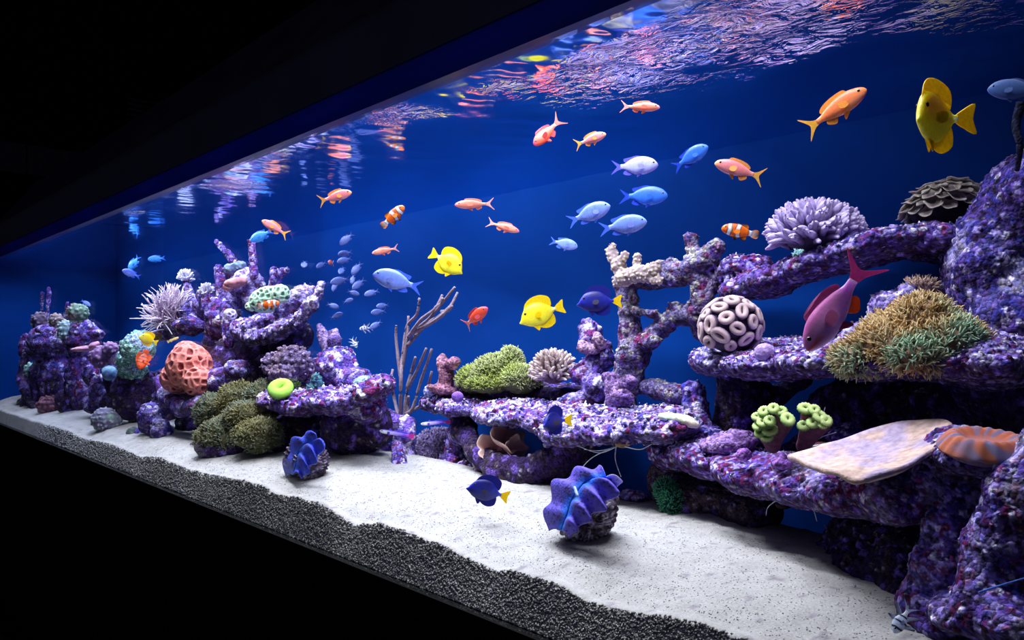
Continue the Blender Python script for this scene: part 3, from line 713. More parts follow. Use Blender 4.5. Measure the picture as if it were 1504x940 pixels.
# tan anemone
fuzzy('tan_anemone', 'spreading tan and mint tentacled anemone on the middle shelf', Sdf(.02)
      .E(1355, 478, .40, 44, 40, .06).E(1395, 505, .38, 44, 36, .06).E(1310, 508, .36, 50, 30, .06).E(1258, 528, .34, 32, 22, .045).E(1345, 522, .33, 40, 24, .05).E(1425, 520, .40, 24, 24, .04).E(1300, 492, .42, 30, 26, .05),
      1340, .36, 4600, 13, 2.1, (150, 120, 96), (236, 206, 150), bump=.3, cell=16, lowcut=-.95, cvar=(192, 224, 190), seg=3, sides=3, bend=.7)
fuzzy('small_anemone', 'small pale tan anemone on the purple rocks behind the big anemone', Sdf(.01).E(1352, 424, .55, 18, 10, .025), 1350, .55, 260, 12, 1.6, (180, 150, 150), (240, 214, 196), lowcut=-.1)
# lavender stalk coral
knobby('stalk_coral', 'lavender cluster of knobby stalks on the topmost ledge', (1196, 342), 66, 46, .075, 330, 26, 5.2, (118, 100, 158), (204, 188, 232), 1196, .55, bulb=1.5, core=.66, up=.25, bend=.3)
blob_coral('lavender_ball', 'small round lavender sponge ball beside the lobed brain coral', Sdf(.004).E(1123, 518, .38, 15, 14, .016), 1123, .38, 'nodules', [(214, 190, 236), (170, 140, 206)], 5, .2, 1.3)
fuzzy('star_polyp', 'tiny mint star polyp at the foot of the lavender coral', Sdf(.004).E(1172, 371, .44, 4, 4, .004), 1172, .44, 40, 5, 1.0, (170, 220, 226), (205, 250, 245), vpx=1.0)
# leaf coral
def leaf_coral():
    c = at(1385, 322, .62); m = mpp(1385, .62); R, A = viewaxes(1385)
    t = empty('leaf_coral', at(1385, 342, .62), 'grey-brown coral of overlapping leaf cups beside the rock wall', 'coral')
    S = Sdf(.01).E(1388, 312, .64, 46, 28, .05); V, Q = S.mesh(3 * m); place('body', V, Q, np.tile(lin((64, 56, 70)), (len(V), 1)), M_CORAL, parent=t)
    a, b_ = lin((186, 174, 164)), lin((104, 92, 96))
    me = disc_me('leaf', 6, 20, lambda q, p: q * (1 + .10 * math.sin(3 * p + 1) + .06 * math.sin(5 * p)), lambda q, p: .32 * q * q + .10 * math.sin(3 * p) * q, lambda q, p: b_ + (a - b_) * sm(.3, .95, q), .12)
    for i in range(64):
        z = 1 - 1.25 * (i + .5) / 64; ph = i * 2.39996; r = math.sqrt(max(0, 1 - z * z)); d = np.array([r * math.cos(ph), z, r * math.sin(ph)])
        p = d[0] * R * 48 * m + np.array([0, 0, 1.]) * (d[1] * 36 + d[0] * 6) * m + d[2] * A * .06 + at(1385, 306, .62) - np.array(t.location)
        n = d[0] * R * .7 + np.array([0, 0, 1.]) * (d[1] * .7 + .75) + d[2] * A * .7
        o = obj('leaf', me, M_CORAL, t); o.location = p; orient(o, n + RNG.normal(0, .12, 3), RNG.uniform(0, 6), 13 * m * RNG.uniform(.75, 1.2))
leaf_coral()
# lobed brain coral
def lobed():
    m = mpp(1073, .44); R, A = viewaxes(1073)
    t = empty('lobed_coral', at(1075, 525, .44), 'round coral of pale bean-shaped polyps at the end of the middle shelf', 'coral')
    S = Sdf(.01).E(1073, 480, .46, 40, 38, .045); V, Q = S.mesh(2.4 * m); place('body', V, Q, np.tile(lin((66, 48, 84)), (len(V), 1)), M_CORAL, parent=t)
    rim, mid = lin((236, 206, 206)), lin((120, 96, 132))
    mes = [donut_me('polyp', a, b_, .38, .04, rim, mid, 32, 12, 1.0) for a, b_ in ((.60, .48), (.86, .46), (.72, .50))]
    used = []
    for i in range(44):
        z = 1 - 2 * (i + .5) / 44; ph = i * 2.39996; r = math.sqrt(1 - z * z); d = np.array([r * math.cos(ph), z, r * math.sin(ph)])
        if d[2] > .35 or d[1] < -.72: continue
        p = at(1073, 480, .46) + d[0] * R * 44 * m + np.array([0, 0, 1.]) * d[1] * 42 * m + d[2] * A * .05 - np.array(t.location)
        n = d[0] * R + np.array([0, 0, 1.]) * d[1] + d[2] * A
        o = obj('polyp', mes[i % 3], M_CORAL, t); o.location = p; orient(o, n + RNG.normal(0, .08, 3), RNG.uniform(0, 3.1), 12.5 * m * RNG.uniform(.85, 1.12))
lobed()
# green candy coral
def candy(label, heads, Y, stalkpts):
    m = mpp(heads[0][0], Y); t = empty('candy_coral', at(heads[0][0], 650, Y), label, 'coral')
    S = Sdf(.006)
    for p in heads: S.C([(p[0] + 2, p[1] + 3, Y + .012, p[2] * .7), (stalkpts[0], stalkpts[1], Y + .03, 7)])
    V, Q = S.mesh(2.2 * m); place('stalks', V, Q, np.tile(lin((112, 64, 84)), (len(V), 1)) * (.6 + .8 * fbm(V / .006, 2, 1))[:, None], M_CORAL, parent=t)
    me = donut_me('polyp', .56, .46, .40, .10, lin((224, 250, 160)), lin((120, 180, 90)), 28, 10)
    for (x, y, r) in heads:
        R, A = viewaxes(x); o = obj('polyp', me, M_CORAL, t); o.location = at(x, y, Y + RNG.uniform(-.006, .006)) - np.array(t.location)
        orient(o, -A * .75 + np.array([0, 0, .75]) + R * (x - stalkpts[0]) * .012, RNG.uniform(0, 3), r * m * 1.05)
candy('lime green candy coral with a ring of polyps, left clump on the ledge', [(1112, 612, 9), (1122, 604, 10), (1113, 626, 9), (1136, 600, 10), (1147, 604, 10), (1120, 620, 10), (1131, 618, 10), (1118, 635, 11), (1131, 632, 12), (1126, 642, 10), (1157, 616, 12), (1152, 610, 9)], .28, (1135, 655))
candy('lime green candy coral with six polyps, right clump on the ledge', [(1183, 600, 12), (1196, 602, 10), (1204, 612, 12), (1213, 618, 11), (1194, 621, 11), (1181, 625, 11), (1208, 623, 9)], .29, (1180, 655))
blob_coral('purple_slab_rock', 'flat dusty purple slab lying on the lower right ledge', Sdf(.01).E(1068, 652, .40, 38, 16, .05, 6).E(1090, 645, .42, 24, 12, .04), 1070, .4, 'smooth', [(150, 118, 176), (96, 66, 120)], 12, .7, 1.8, cat='rock', mat=M_ROCK)
blob_coral('pale_coral', 'pale mint slug-shaped coral at the joint of two ledges', Sdf(.008).E(988, 614, .40, 22, 8, .025, -6).E(1010, 619, .40, 18, 8, .02, -20), 995, .4, 'smooth', [(206, 236, 196), (226, 214, 190)], 8, .3, 1.4)
blob_coral('purple_stone', 'small pointed purple stone in front of the candy corals', Sdf(.006).E(1148, 680, .27, 15, 9, .02).E(1148, 672, .27, 7, 8, .012), 1148, .3, 'smooth', [(160, 110, 190), (110, 70, 150)], 8, .4, 1.4, cat='rock', mat=M_ROCK)
blob_coral('purple_stone', 'small rounded purple stone in the middle of the lower right ledge', Sdf(.006).E(1092, 668, .30, 12, 10, .016), 1092, .3, 'smooth', [(176, 120, 210), (120, 70, 160)], 8, .4, 1.4, seed=4, cat='rock', mat=M_ROCK)
rock('live_rock', 'bluish stone behind the left edge of the plate coral', Sdf(.01).E(1240, 636, .48, 26, 12, .05, 12), 1240, .45, 'bluish', 6, .5, .4, seed=31)
fuzzy('green_polyps', 'dark green tufted polyps on the shaded rock leg by the sand', Sdf(.01).E(978, 720, .42, 14, 16, .02).E(988, 738, .41, 16, 18, .02).E(992, 752, .41, 12, 10, .015), 985, .42, 900, 7, 1.3, (22, 60, 62), (80, 170, 130), vpx=2)

# ---- tree-shaped rock and centre shelf
rock('branch_rock', 'tree-shaped rock arching over the centre with knobbly branches', Sdf(.012)
     .C([(912, 600, .58, 24), (920, 560, .58, 22), (930, 520, .58, 22), (925, 480, .58, 15), (922, 440, .58, 14), (918, 412, .58, 16)])
     .C([(918, 412, .58, 16), (955, 412, .58, 13), (990, 405, .58, 15), (1020, 396, .58, 18), (1040, 380, .58, 15), (1052, 368, .58, 9)])
     .C([(1022, 390, .58, 12), (1014, 350, .58, 7)]).C([(1036, 372, .58, 10), (1050, 362, .58, 11)]).C([(990, 400, .58, 10), (986, 388, .57, 8)]).C([(975, 405, .58, 10), (970, 390, .58, 7)])
     .C([(1024, 400, .58, 14), (1032, 440, .58, 12), (1022, 465, .58, 13)]).C([(1038, 425, .6, 12), (1060, 405, .6, 12), (1078, 390, .6, 10)])
     .C([(934, 510, .58, 16), (955, 495, .58, 14), (980, 478, .58, 13), (1005, 460, .58, 9)]).C([(945, 505, .57, 12), (962, 500, .54, 8)]).C([(985, 470, .58, 9), (990, 452, .58, 6)]).C([(938, 460, .57, 8), (962, 461, .55, 4)])
     .C([(925, 500, .58, 14), (930, 478, .58, 12)]).C([(1000, 468, .58, 12), (1025, 465, .58, 14), (1030, 485, .6, 14)]), 960, .56, 'grey', 8, .5, .5, vpx=2.0, seed=12)
def cream():
    S = Sdf(.006)
    for p in ([(918, 412, .53, 9), (908, 392, .52, 9), (896, 368, .52, 6)], [(908, 392, .52, 8), (918, 374, .52, 5)], [(902, 380, .52, 6), (900, 362, .52, 4)], [(915, 408, .52, 11), (940, 402, .52, 11), (962, 396, .52, 9)], [(940, 402, .52, 10), (968, 412, .52, 6)], [(912, 410, .51, 9), (905, 416, .51, 5)], [(935, 398, .53, 7), (936, 378, .53, 5)], [(960, 396, .52, 8), (966, 388, .52, 5)]): S.C(p)
    blob_coral('finger_coral', 'cream knobbly finger coral on the left tip of the branch rock', S, 920, .52, 'nodules', [(226, 208, 176), (150, 132, 140)], 6, .5, 1.4)
cream()
rock('rubble_shelf', 'wide white and purple rubble shelf across the centre of the tank', Sdf(.02)
     .E(645, 592, .56, 26, 12, .08).E(690, 597, .58, 50, 14, .15).E(760, 606, .56, 65, 18, .20).E(830, 614, .54, 70, 22, .22)
     .E(900, 624, .52, 65, 22, .22).E(960, 622, .50, 55, 20, .20).E(1000, 618, .52, 30, 16, .18).E(860, 632, .44, 70, 20, .09, 6), 830, .42, 'rubble', 8.5, .7, .4, vpx=1.7, seed=13)
rock('live_rock', 'dark mossy bank of rock lying on the rubble shelf under the green coral', Sdf(.02).E(700, 572, .66, 50, 12, .1).E(770, 575, .66, 60, 14, .1).E(830, 578, .68, 50, 14, .1), 770, .6, 'dark', 9, .4, .4, vpx=2.6, seed=14)
rock('live_rock', 'purple lumps piled on the shelf between tan coral and branch rock', Sdf(.012).E(858, 550, .62, 22, 18, .05).E(878, 572, .60, 22, 22, .05).E(876, 540, .64, 20, 30, .05).E(868, 500, .66, 16, 22, .04).E(862, 484, .66, 12, 10, .03).E(890, 520, .64, 16, 24, .04).E(850, 590, .58, 30, 12, .06), 865, .6, 'purple', 11, .4, .5, vpx=2, seed=15)
blob_coral('cup_coral', 'small dusty pink cup coral high on the purple lumps', Sdf(.006).E(866, 512, .60, 17, 8, .025, -8).E(880, 500, .60, 8, 14, .02, 30).E(856, 508, .60, 8, 10, .015), 866, .6, 'smooth', [(176, 142, 168), (116, 88, 124)], 8, .6, 1.5, mat=M_ROCK)
blob_coral('leather_coral', 'mauve leather coral with folded lobes on the rubble shelf', Sdf(.008).C([(908, 598, .50, 16), (906, 575, .50, 17), (900, 560, .50, 12), (890, 554, .50, 8)]).C([(908, 575, .50, 14), (922, 562, .49, 9), (930, 560, .49, 7)]).C([(912, 585, .48, 14), (922, 582, .48, 10)]), 907, .5, 'smooth', [(152, 120, 170), (98, 72, 126)], 9, .7, 1.5, mat=M_ROCK)
rock('live_rock', 'small dark purple stone under the mauve leather coral', Sdf(.01).E(903, 604, .49, 26, 10, .035), 903, .5, 'purple', 8, .4, .4, seed=16)
rock('live_rock', 'log-shaped rock lying between the branch rock and the dark pillar', Sdf(.012).C([(935, 566, .60, 11), (965, 572, .59, 12), (995, 582, .58, 14), (1015, 584, .57, 12)]), 975, .58, 'grey', 8, .45, .4, seed=17)
rock('live_rock', 'knobbly purple rock at the foot of the dark pillar', Sdf(.012).C([(1018, 575, .54, 14), (1022, 600, .54, 16), (1028, 622, .53, 18)]).E(1040, 640, .52, 26, 14, .05), 1022, .54, 'purple', 10, .5, .4, seed=18)
fuzzy('moss_coral', 'yellow-green mossy coral hump on the centre shelf', Sdf(.012).E(700, 558, .58, 28, 20, .06).E(730, 548, .58, 34, 26, .06).E(750, 535, .60, 16, 24, .05).E(765, 558, .58, 28, 20, .05).E(722, 565, .55, 36, 12, .05), 725, .58, 3600, 6, 1.5, (100, 112, 60), (190, 204, 104), bump=.5, cell=9, vpx=2.2, cvar=(206, 214, 150))
knobby('finger_cluster', 'pale tan cluster of short finger branches on the centre shelf', (813, 545), 35, 32, .06, 210, 17, 3.0, (120, 96, 104), (222, 204, 196), 813, .58, bulb=1.15, core=.6, up=.35, bend=.35)
blob_coral('vase_coral', 'dusty pink vase-shaped coral on the left tip of the rubble shelf', Sdf(.008).C([(652, 572, .54, 13), (656, 552, .54, 11), (652, 534, .54, 9), (648, 526, .54, 7)]).C([(655, 540, .54, 9), (668, 532, .53, 7)]).E(652, 572, .53, 26, 6, .05, -12).E(665, 535, .54, 9, 6, .02), 652, .54, 'smooth', [(176, 126, 142), (112, 72, 100)], 8, .8, 1.5, mat=M_ROCK)
blob_coral('purple_ball', 'small purple sponge ball below the dusty pink vase coral', Sdf(.006).E(672, 583, .46, 9, 8, .015), 672, .5, 'smooth', [(140, 96, 200), (100, 64, 160)], 6, .3, 1.4)
blob_coral('pale_rock', 'small pale blue stone at the left tip of the rubble shelf', Sdf(.008).E(633, 575, .52, 11, 9, .02), 635, .5, 'nodules', [(206, 210, 240), (140, 140, 200)], 6, .4, 1.6, cat='rock', mat=M_ROCK)
rock('arch_rock', 'dark arch of rock holding up the rubble shelf', Sdf(.02)
     .C([(672, 606, .58, 14), (682, 632, .53, 17), (700, 662, .47, 18), (735, 692, .43, 20), (780, 696, .43, 24), (820, 676, .46, 24), (852, 640, .50, 30)]), 740, .58, 'dark', 10, .35, .4, vpx=2.6, seed=19)
rock('live_rock', 'purple knobbly foot rock with a hole on the sand under the shelf', Sdf(.012).C([(672, 625, .55, 10), (668, 655, .54, 12), (664, 680, .52, 15), (650, 692, .50, 14)]).E(678, 640, .54, 16, 14, .03).E(640, 692, .50, 20, 11, .04).E(690, 690, .52, 20, 11, .04), 665, .52, 'purple', 9, .5, .4, seed=20)
fuzzy('carpet_coral', 'dusty lilac carpet coral behind the purple foot rock', Sdf(.015).E(645, 672, .62, 44, 42, .07).E(615, 686, .60, 26, 22, .05), 640, .6, 2200, 5, 1.5, (120, 104, 160), (190, 170, 204), vpx=2.6)
def cup():
    a, b_ = lin((228, 184, 172)), lin((190, 140, 138))
    t = empty('shell_coral', at(738, 692, .46), 'tan pink cup coral standing in the opening of the dark arch', 'coral'); m = mpp(738, .46); R, A = viewaxes(738)
    me = disc_me('cup', 12, 60, lambda q, p: q * (1 + .10 * math.sin(5 * p) + .05 * math.sin(9 * p + 1)), lambda q, p: .55 * q * q + .13 * q * math.sin(5 * p + 1), lambda q, p: (b_ + (a - b_) * q) if q < .9 else a * 1.25, .10)
    for (x, y, r, n) in ((740, 652, 30, (.55, .8, -.5)), (728, 662, 26, (-.1, .75, -.9)), (752, 662, 20, (.7, .35, -.7))):
        o = obj('cup', me, M_CORAL, t); o.location = at(x, y, .46) - np.array(t.location); orient(o, n[0] * R + n[1] * np.array([0, 0, 1.]) + n[2] * -A * -1, x * .1, r * m)
    S = Sdf(.01).C([(738, 662, .465, 8), (736, 700, .47, 12)]); V, Q = S.mesh(.004); place('stalk', V, Q, np.tile(b_, (len(V), 1)), M_CORAL, parent=t)
cup()
fuzzy('white_tuft', 'small white feathery tuft beside the swimming blue tang over sand', Sdf(.006).E(706, 684, .46, 7, 10, .012), 706, .46, 260, 6, 1.2, (190, 150, 200), (246, 232, 246), vpx=1.6)
blob_coral('dark_ball', 'dark purple round stone on the sand under the shelf', Sdf(.006).E(682, 702, .44, 10, 9, .016), 682, .44, 'smooth', [(88, 60, 120), (52, 34, 84)], 7, .4, 1.5, cat='rock', mat=M_ROCK)
rock('live_rock', 'pale blue pebble cluster on the sand beside the dark round stone', Sdf(.008).E(664, 705, .44, 13, 9, .025).E(654, 702, .445, 10, 7, .022), 664, .44, 'lav', 5, .5, .4, seed=21)
rock('live_rock', 'pale grey stone on the sand right of the purple clam', Sdf(.01).E(930, 730, .46, 22, 10, .03), 930, .46, 'lav', 6, .5, .4, seed=22)

# ---- giant clams
def clam(label, Y, lips, shell, colr, dots, rpx, siphon=None, seed=0, spots=(150, 170, 240)):
    px = shell[0][0]; m = mpp(px, Y); c = lin(colr); dk = lin(dots)
    t = empty('giant_clam', at(shell[0][0], shell[0][1] + shell[0][4], Y), label, 'clam')
    S = Sdf(.012)
    for (x, y, yy, rx, ry, rd, tl) in shell: S.E(x, y, yy, rx, ry, rd, tl)
    R, A = viewaxes(px)
    def ribs(P, u):
        q = (P - at(*shell[0][:3])); ang = np.arctan2(q[:, 2], q @ R); return .0026 * np.sin(ang * 30 + 5 * fbm(P / .03, 2, 3)) * m / .0012 + .004 * (fbm(P / .02, 3, 2) - .5)
    V, Q = S.mesh(2 * m, ribs, .012); f = fbm(V / .012, 3, 4)
    place('shell', V, Q, mixc(np.tile(lin((64, 52, 70)), (len(V), 1)), np.tile(lin((150, 140, 160)), (len(V), 1)), sm(.4, .7, f)), M_ROCK, parent=t)
    for (inner, outer, bulge, wv) in lips: ruffle('mantle', inner, outer, bulge, .35, t, colr, spots, dots, px, Y, seed, wv)
    if siphon:
        S = Sdf(.004).C(siphon); V, Q = S.mesh(1.5 * m); place('siphon', V, Q, np.tile(lin((170, 190, 240)), (len(V), 1)), M_CORAL, parent=t)
    return t
clam('large purple-blue clam with wavy spotted mantle on the sand', .16,
     [([(890, 700, .13), (862, 706, .125), (848, 722, .12), (838, 738, .115), (832, 756, .11), (824, 778, .105)], [(880, 684, .15), (848, 690, .145), (820, 706, .14), (808, 724, .135), (802, 748, .13), (803, 778, .125)], 9, 3.2),
      ([(890, 701, .131), (863, 707, .126), (849, 723, .121), (839, 739, .116), (833, 757, .111), (825, 779, .106)], [(914, 708, .15), (904, 726, .13), (892, 742, .12), (874, 756, .115), (858, 770, .11), (836, 788, .105)], 13, 4.2)],
     [(862, 760, .175, 44, 34, .045, 25), (842, 748, .165, 32, 36, .035, 0), (880, 738, .172, 28, 38, .035, 0)], (98, 84, 200), (26, 16, 84), 12, [(844, 716, .105, 2.2), (848, 728, .10, 2.6)], 3, (40, 120, 250))
clam('smaller deep blue clam on the sand at centre left', .11,
     [([(466, 646, .095), (448, 652, .09), (438, 664, .085), (434, 680, .08), (430, 697, .075)], [(462, 636, .10), (440, 640, .10), (424, 655, .10), (417, 675, .095), (419, 699, .09)], 8, 2.6),
      ([(466, 647, .096), (449, 653, .091), (439, 665, .086), (435, 681, .081), (431, 697, .076)], [(478, 652, .10), (470, 668, .09), (460, 682, .085), (452, 694, .082), (442, 704, .08)], 10, 3.2)],
     [(456, 678, .125, 27, 26, .045, 25), (438, 674, .12, 20, 27, .035, 0)], (58, 74, 208), (22, 24, 96), 9, None, 6, (60, 110, 240))

# ---- sea whip and its rock
def seawhip():
    t = empty('sea_whip', at(588, 612, .50), 'tall brown sea whip with bending branches in the centre', 'coral')
    br = [[(588, 615), (589, 560), (592, 520), (604, 490), (632, 466), (668, 422)], [(592, 520), (598, 480), (612, 462), (616, 438)], [(600, 495), (618, 470), (640, 452), (650, 433)], [(604, 490), (640, 470), (660, 452), (672, 430)],
          [(598, 508), (625, 478), (648, 462), (664, 447)], [(648, 458), (658, 456), (664, 450)], [(589, 560), (582, 500), (582, 478)], [(590, 545), (598, 500), (600, 464)], [(640, 452), (648, 446), (650, 438)],
          [(585, 612), (578, 580), (574, 560), (577, 543)], [(594, 612), (598, 575), (612, 545), (626, 512)], [(598, 570), (606, 540), (610, 525)], [(596, 608), (606, 600), (618, 560), (634, 513)], [(600, 606), (622, 590), (634, 546)], [(598, 612), (600, 595), (600, 582)]]
    c = lin((124, 108, 122)); m = mpp(610, .5)
    for b_ in br:
        n = len(b_); w = [at(x, y, .50 + RNG.normal(0, .012)) if i else at(x, y, .50) for i, (x, y) in enumerate(b_)]
        p = smooth_path(w, 8); r = np.linspace(2.9, 1.9, len(p)) * m * RNG.uniform(.95, 1.08, len(p)); V, Fc = tube(p, r, 7)
        place('branch', V, Fc, np.tile(c, (len(V), 1)) * (.8 + .4 * fbm(V / .004, 2, 3))[:, None], M_CORAL, parent=t)
seawhip()
rock('live_rock', 'bone-shaped pale rock on the sand carrying the sea whip', Sdf(.012).C([(560, 612, .46, 14), (585, 622, .48, 12), (592, 645, .48, 16), (596, 668, .47, 12), (600, 685, .46, 10)]).C([(600, 640, .47, 10), (598, 620, .49, 10)]), 590, .47, 'bluish', 9, .3, .4, seed=23, under='purple')
rock('live_rock', 'short purple stump standing on the sand below the sea whip', Sdf(.01).C([(582, 655, .38, 9), (587, 675, .37, 11), (592, 695, .36, 12)]), 588, .37, 'purple', 7, .4, .4, seed=24)
rock('live_rock', 'low blue-grey rock leaning on the sand left of the sea whip', Sdf(.015).C([(545, 640, .48, 16), (560, 665, .46, 14), (575, 685, .44, 10)]).E(535, 670, .5, 26, 22, .06), 550, .46, 'bluish', 9, .3, .4, seed=25)

# ---- centre-left shelf
rock('purple_shelf', 'purple shelf with rough front edge holding the lime button coral', Sdf(.02)
     .E(405, 588, .26, 30, 16, .08).E(450, 592, .28, 50, 18, .14).E(500, 588, .30, 55, 18, .16).E(545, 572, .32, 34, 16, .14, 20).E(470, 575, .42, 60, 16, .12).E(540, 600, .34, 26, 22, .08), 480, .25, 'magenta', 8, .7, .45, vpx=1.7, seed=26)
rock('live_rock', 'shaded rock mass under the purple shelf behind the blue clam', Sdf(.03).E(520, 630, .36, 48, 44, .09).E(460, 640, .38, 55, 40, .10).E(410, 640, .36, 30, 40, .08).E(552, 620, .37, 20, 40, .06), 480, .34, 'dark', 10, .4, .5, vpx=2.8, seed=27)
rock('live_rock', 'pale mound of rock rising at the back of the purple shelf', Sdf(.02).E(495, 540, .42, 32, 30, .07).E(520, 560, .42, 26, 22, .07).E(465, 555, .44, 26, 24, .06).E(455, 545, .46, 14, 18, .05), 495, .4, 'purple', 8, .5, .5, seed=28)
blob_coral('stub_coral', 'mauve stub coral with two fingers above the pale mound', Sdf(.008).C([(485, 525, .42, 12), (480, 505, .42, 9), (474, 490, .42, 7), (470, 480, .42, 6)]).C([(486, 520, .42, 11), (492, 500, .42, 9), (490, 490, .42, 8)]), 483, .42, 'smooth', [(140, 118, 168), (90, 70, 130)], 8, .6, 1.5, mat=M_ROCK)
blob_coral('mushroom_cluster', 'cluster of dusky mushroom polyps above the lime button coral', Sdf(.012).E(405, 535, .30, 18, 16, .04).E(428, 530, .32, 26, 20, .05).E(445, 535, .33, 14, 18, .04).E(420, 548, .29, 26, 12, .04), 425, .3, 'nodules', [(150, 134, 172), (84, 68, 104), (120, 100, 120)], 9, .8, 1.4, seed=5, mat=M_ROCK)
def lime():
    a, b_ = lin((190, 250, 96)), lin((120, 200, 60)); m = mpp(412, .18); R, A = viewaxes(412)
    t = empty('lime_coral', at(412, 590, .20), 'glowing lime green ring-shaped button coral on the purple shelf', 'coral')
    o = obj('polyp', donut_me('polyp', .60, .44, .46, .02, a, b_, 40, 14, .85), M_CORAL, t); o.location = at(412, 571, .185) - np.array(t.location); orient(o, -A * .9 + np.array([0, 0, .8]) + R * .1, .6, 19 * m)
    S = Sdf(.006).E(412, 575, .20, 14, 10, .03); V, Q = S.mesh(1.8 * m); place('stalk', V, Q, np.tile(lin((60, 120, 60)), (len(V), 1)), M_CORAL, parent=t)
lime()
blob_coral('teal_rock', 'small teal green crusted stone on the purple shelf', Sdf(.008).E(466, 562, .30, 8, 14, .02, 10).E(458, 570, .29, 8, 7, .02), 465, .3, 'nodules', [(96, 160, 140), (50, 80, 110)], 6, .5, 1.6, cat='rock', mat=M_ROCK)
blob_coral('teal_rock', 'pale green crust at the right end of the purple shelf', Sdf(.008).E(532, 560, .30, 14, 8, .04, 15), 532, .3, 'smooth', [(150, 196, 176), (110, 120, 190)], 6, .5, 1.6, seed=3, cat='rock', mat=M_ROCK)
fuzzy('green_mound_coral', 'big olive green fuzzy coral mound on the sand at left', Sdf(.005)
      .E(352, 590, .24, 32, 28, .06).E(318, 605, .22, 30, 28, .06).E(385, 592, .26, 24, 30, .06).E(335, 640, .16, 38, 28, .07).E(380, 640, .18, 34, 24, .06).E(365, 615, .20, 36, 24, .06).E(310, 645, .18, 24, 22, .05),
      350, .18, 6500, 4.8, 1.4, (86, 84, 52), (158, 152, 104), bump=.5, cell=16, vpx=2.0, cvar=(140, 150, 130), lowcut=-.7)
rock('live_rock', 'dark purple rock base under the olive fuzzy mound', Sdf(.02).E(345, 655, .18, 56, 20, .07).E(300, 660, .18, 20, 14, .05).E(400, 650, .24, 22, 26, .06), 345, .17, 'dark', 8, .4, .4, vpx=2.4, seed=29)

# ---- left cluster
blob_coral('honeycomb_coral', 'large salmon pink honeycomb coral on the left reef', Sdf(.02).E(278, 538, .22, 33, 34, .07, -10).E(262, 555, .22, 26, 24, .06).E(290, 560, .22, 22, 22, .06).E(274, 520, .23, 20, 20, .05), 275, .2, 'pits', [(226, 140, 128), (150, 66, 76)], 11, .5, 1.2, seed=3)
rock('live_rock', 'purple ledge curling under the salmon honeycomb coral', Sdf(.014).C([(236, 560, .22, 10), (246, 585, .21, 12), (265, 598, .20, 12), (290, 596, .20, 10)]).E(330, 560, .30, 28, 20, .07).E(350, 545, .32, 20, 16, .06).E(305, 590, .24, 20, 12, .05), 280, .2, 'purple', 7, .5, .5, seed=32)
rock('live_rock', 'tall central column of dark purple rock on the left reef', Sdf(.025).E(330, 500, .40, 30, 60, .08).E(360, 540, .42, 50, 50, .09).E(310, 450, .40, 22, 30, .06).E(300, 560, .36, 40, 50, .09).E(240, 600, .34, 44, 60, .09).E(300, 630, .34, 40, 44, .08).E(400, 560, .44, 40, 40, .08), 320, .34, 'dark', 8, .45, .5, vpx=2.6, seed=33)
rock('live_rock', 'purple and white crusted crest behind the white spiky coral', Sdf(.012).E(285, 462, .38, 22, 20, .05).E(300, 450, .38, 16, 26, .05).E(322, 470, .36, 18, 30, .05).E(262, 480, .34, 26, 12, .05).E(325, 445, .38, 14, 12, .04).E(240, 492, .30, 24, 10, .05).E(280, 478, .32, 22, 12, .05), 290, .34, 'purple', 7, .6, .5, seed=34)
rock('bowl_rock', 'broad bowl-shaped purple rock shelf high on the left reef', Sdf(.014)
     .C([(348, 488, .34, 9), (372, 496, .32, 10), (405, 492, .32, 10), (435, 474, .34, 9), (458, 448, .37, 8), (472, 420, .40, 7)]).E(400, 470, .40, 46, 16, .07, 18).E(435, 446, .43, 36, 20, .05, 38).E(375, 480, .40, 34, 14, .07).E(415, 482, .38, 40, 12, .06, 24), 410, .32, 'rubble', 5.5, .65, .4, vpx=1.7, seed=35)
rock('live_rock', 'dark root of rock under the bowl-shaped shelf', Sdf(.02).E(385, 515, .44, 40, 26, .07).E(430, 500, .47, 34, 22, .06, 30), 400, .4, 'dark', 8, .4, .4, vpx=2.6, seed=36)
blob_coral('mint_coral', 'mint green pitted coral in the bowl-shaped rock behind a clownfish', Sdf(.01).E(394, 440, .345, 28, 20, .03, 15).E(412, 432, .35, 14, 15, .025).E(372, 450, .34, 12, 8, .02), 392, .34, 'pits', [(196, 232, 200), (78, 130, 110)], 7, .5, 1.2, seed=8)
rock('live_rock', 'pale green crowned rock at the top of the left reef', Sdf(.012).E(350, 400, .42, 20, 14, .05).E(362, 420, .42, 26, 24, .05).E(340, 440, .42, 16, 24, .05).E(372, 440, .44, 20, 22, .05), 355, .4, 'lav', 8, .5, .5, seed=37)
blob_coral('green_crust', 'soft green crust on top of the left reef crown', Sdf(.008).E(343, 395, .39, 14, 8, .03).E(352, 390, .40, 10, 6, .02), 345, .4, 'nodules', [(150, 196, 176), (110, 120, 180)], 6, .4, 1.5)
blob_coral('peach_plate', 'small peach plate coral below the green crown', Sdf(.006).E(346, 415, .36, 17, 7, .03, 8).E(336, 420, .36, 8, 8, .02), 346, .36, 'smooth', [(206, 150, 146), (160, 104, 120)], 8, .4, 1.4)
def rods(label, specs):
    for lb, p in specs:
        rock('branch_stick', lb, Sdf(.004).C(p), p[0][0], p[0][2], 'purple', 5, .5, .3, vpx=1.5, cat='rock', seed=int(p[0][0]), under='purple')
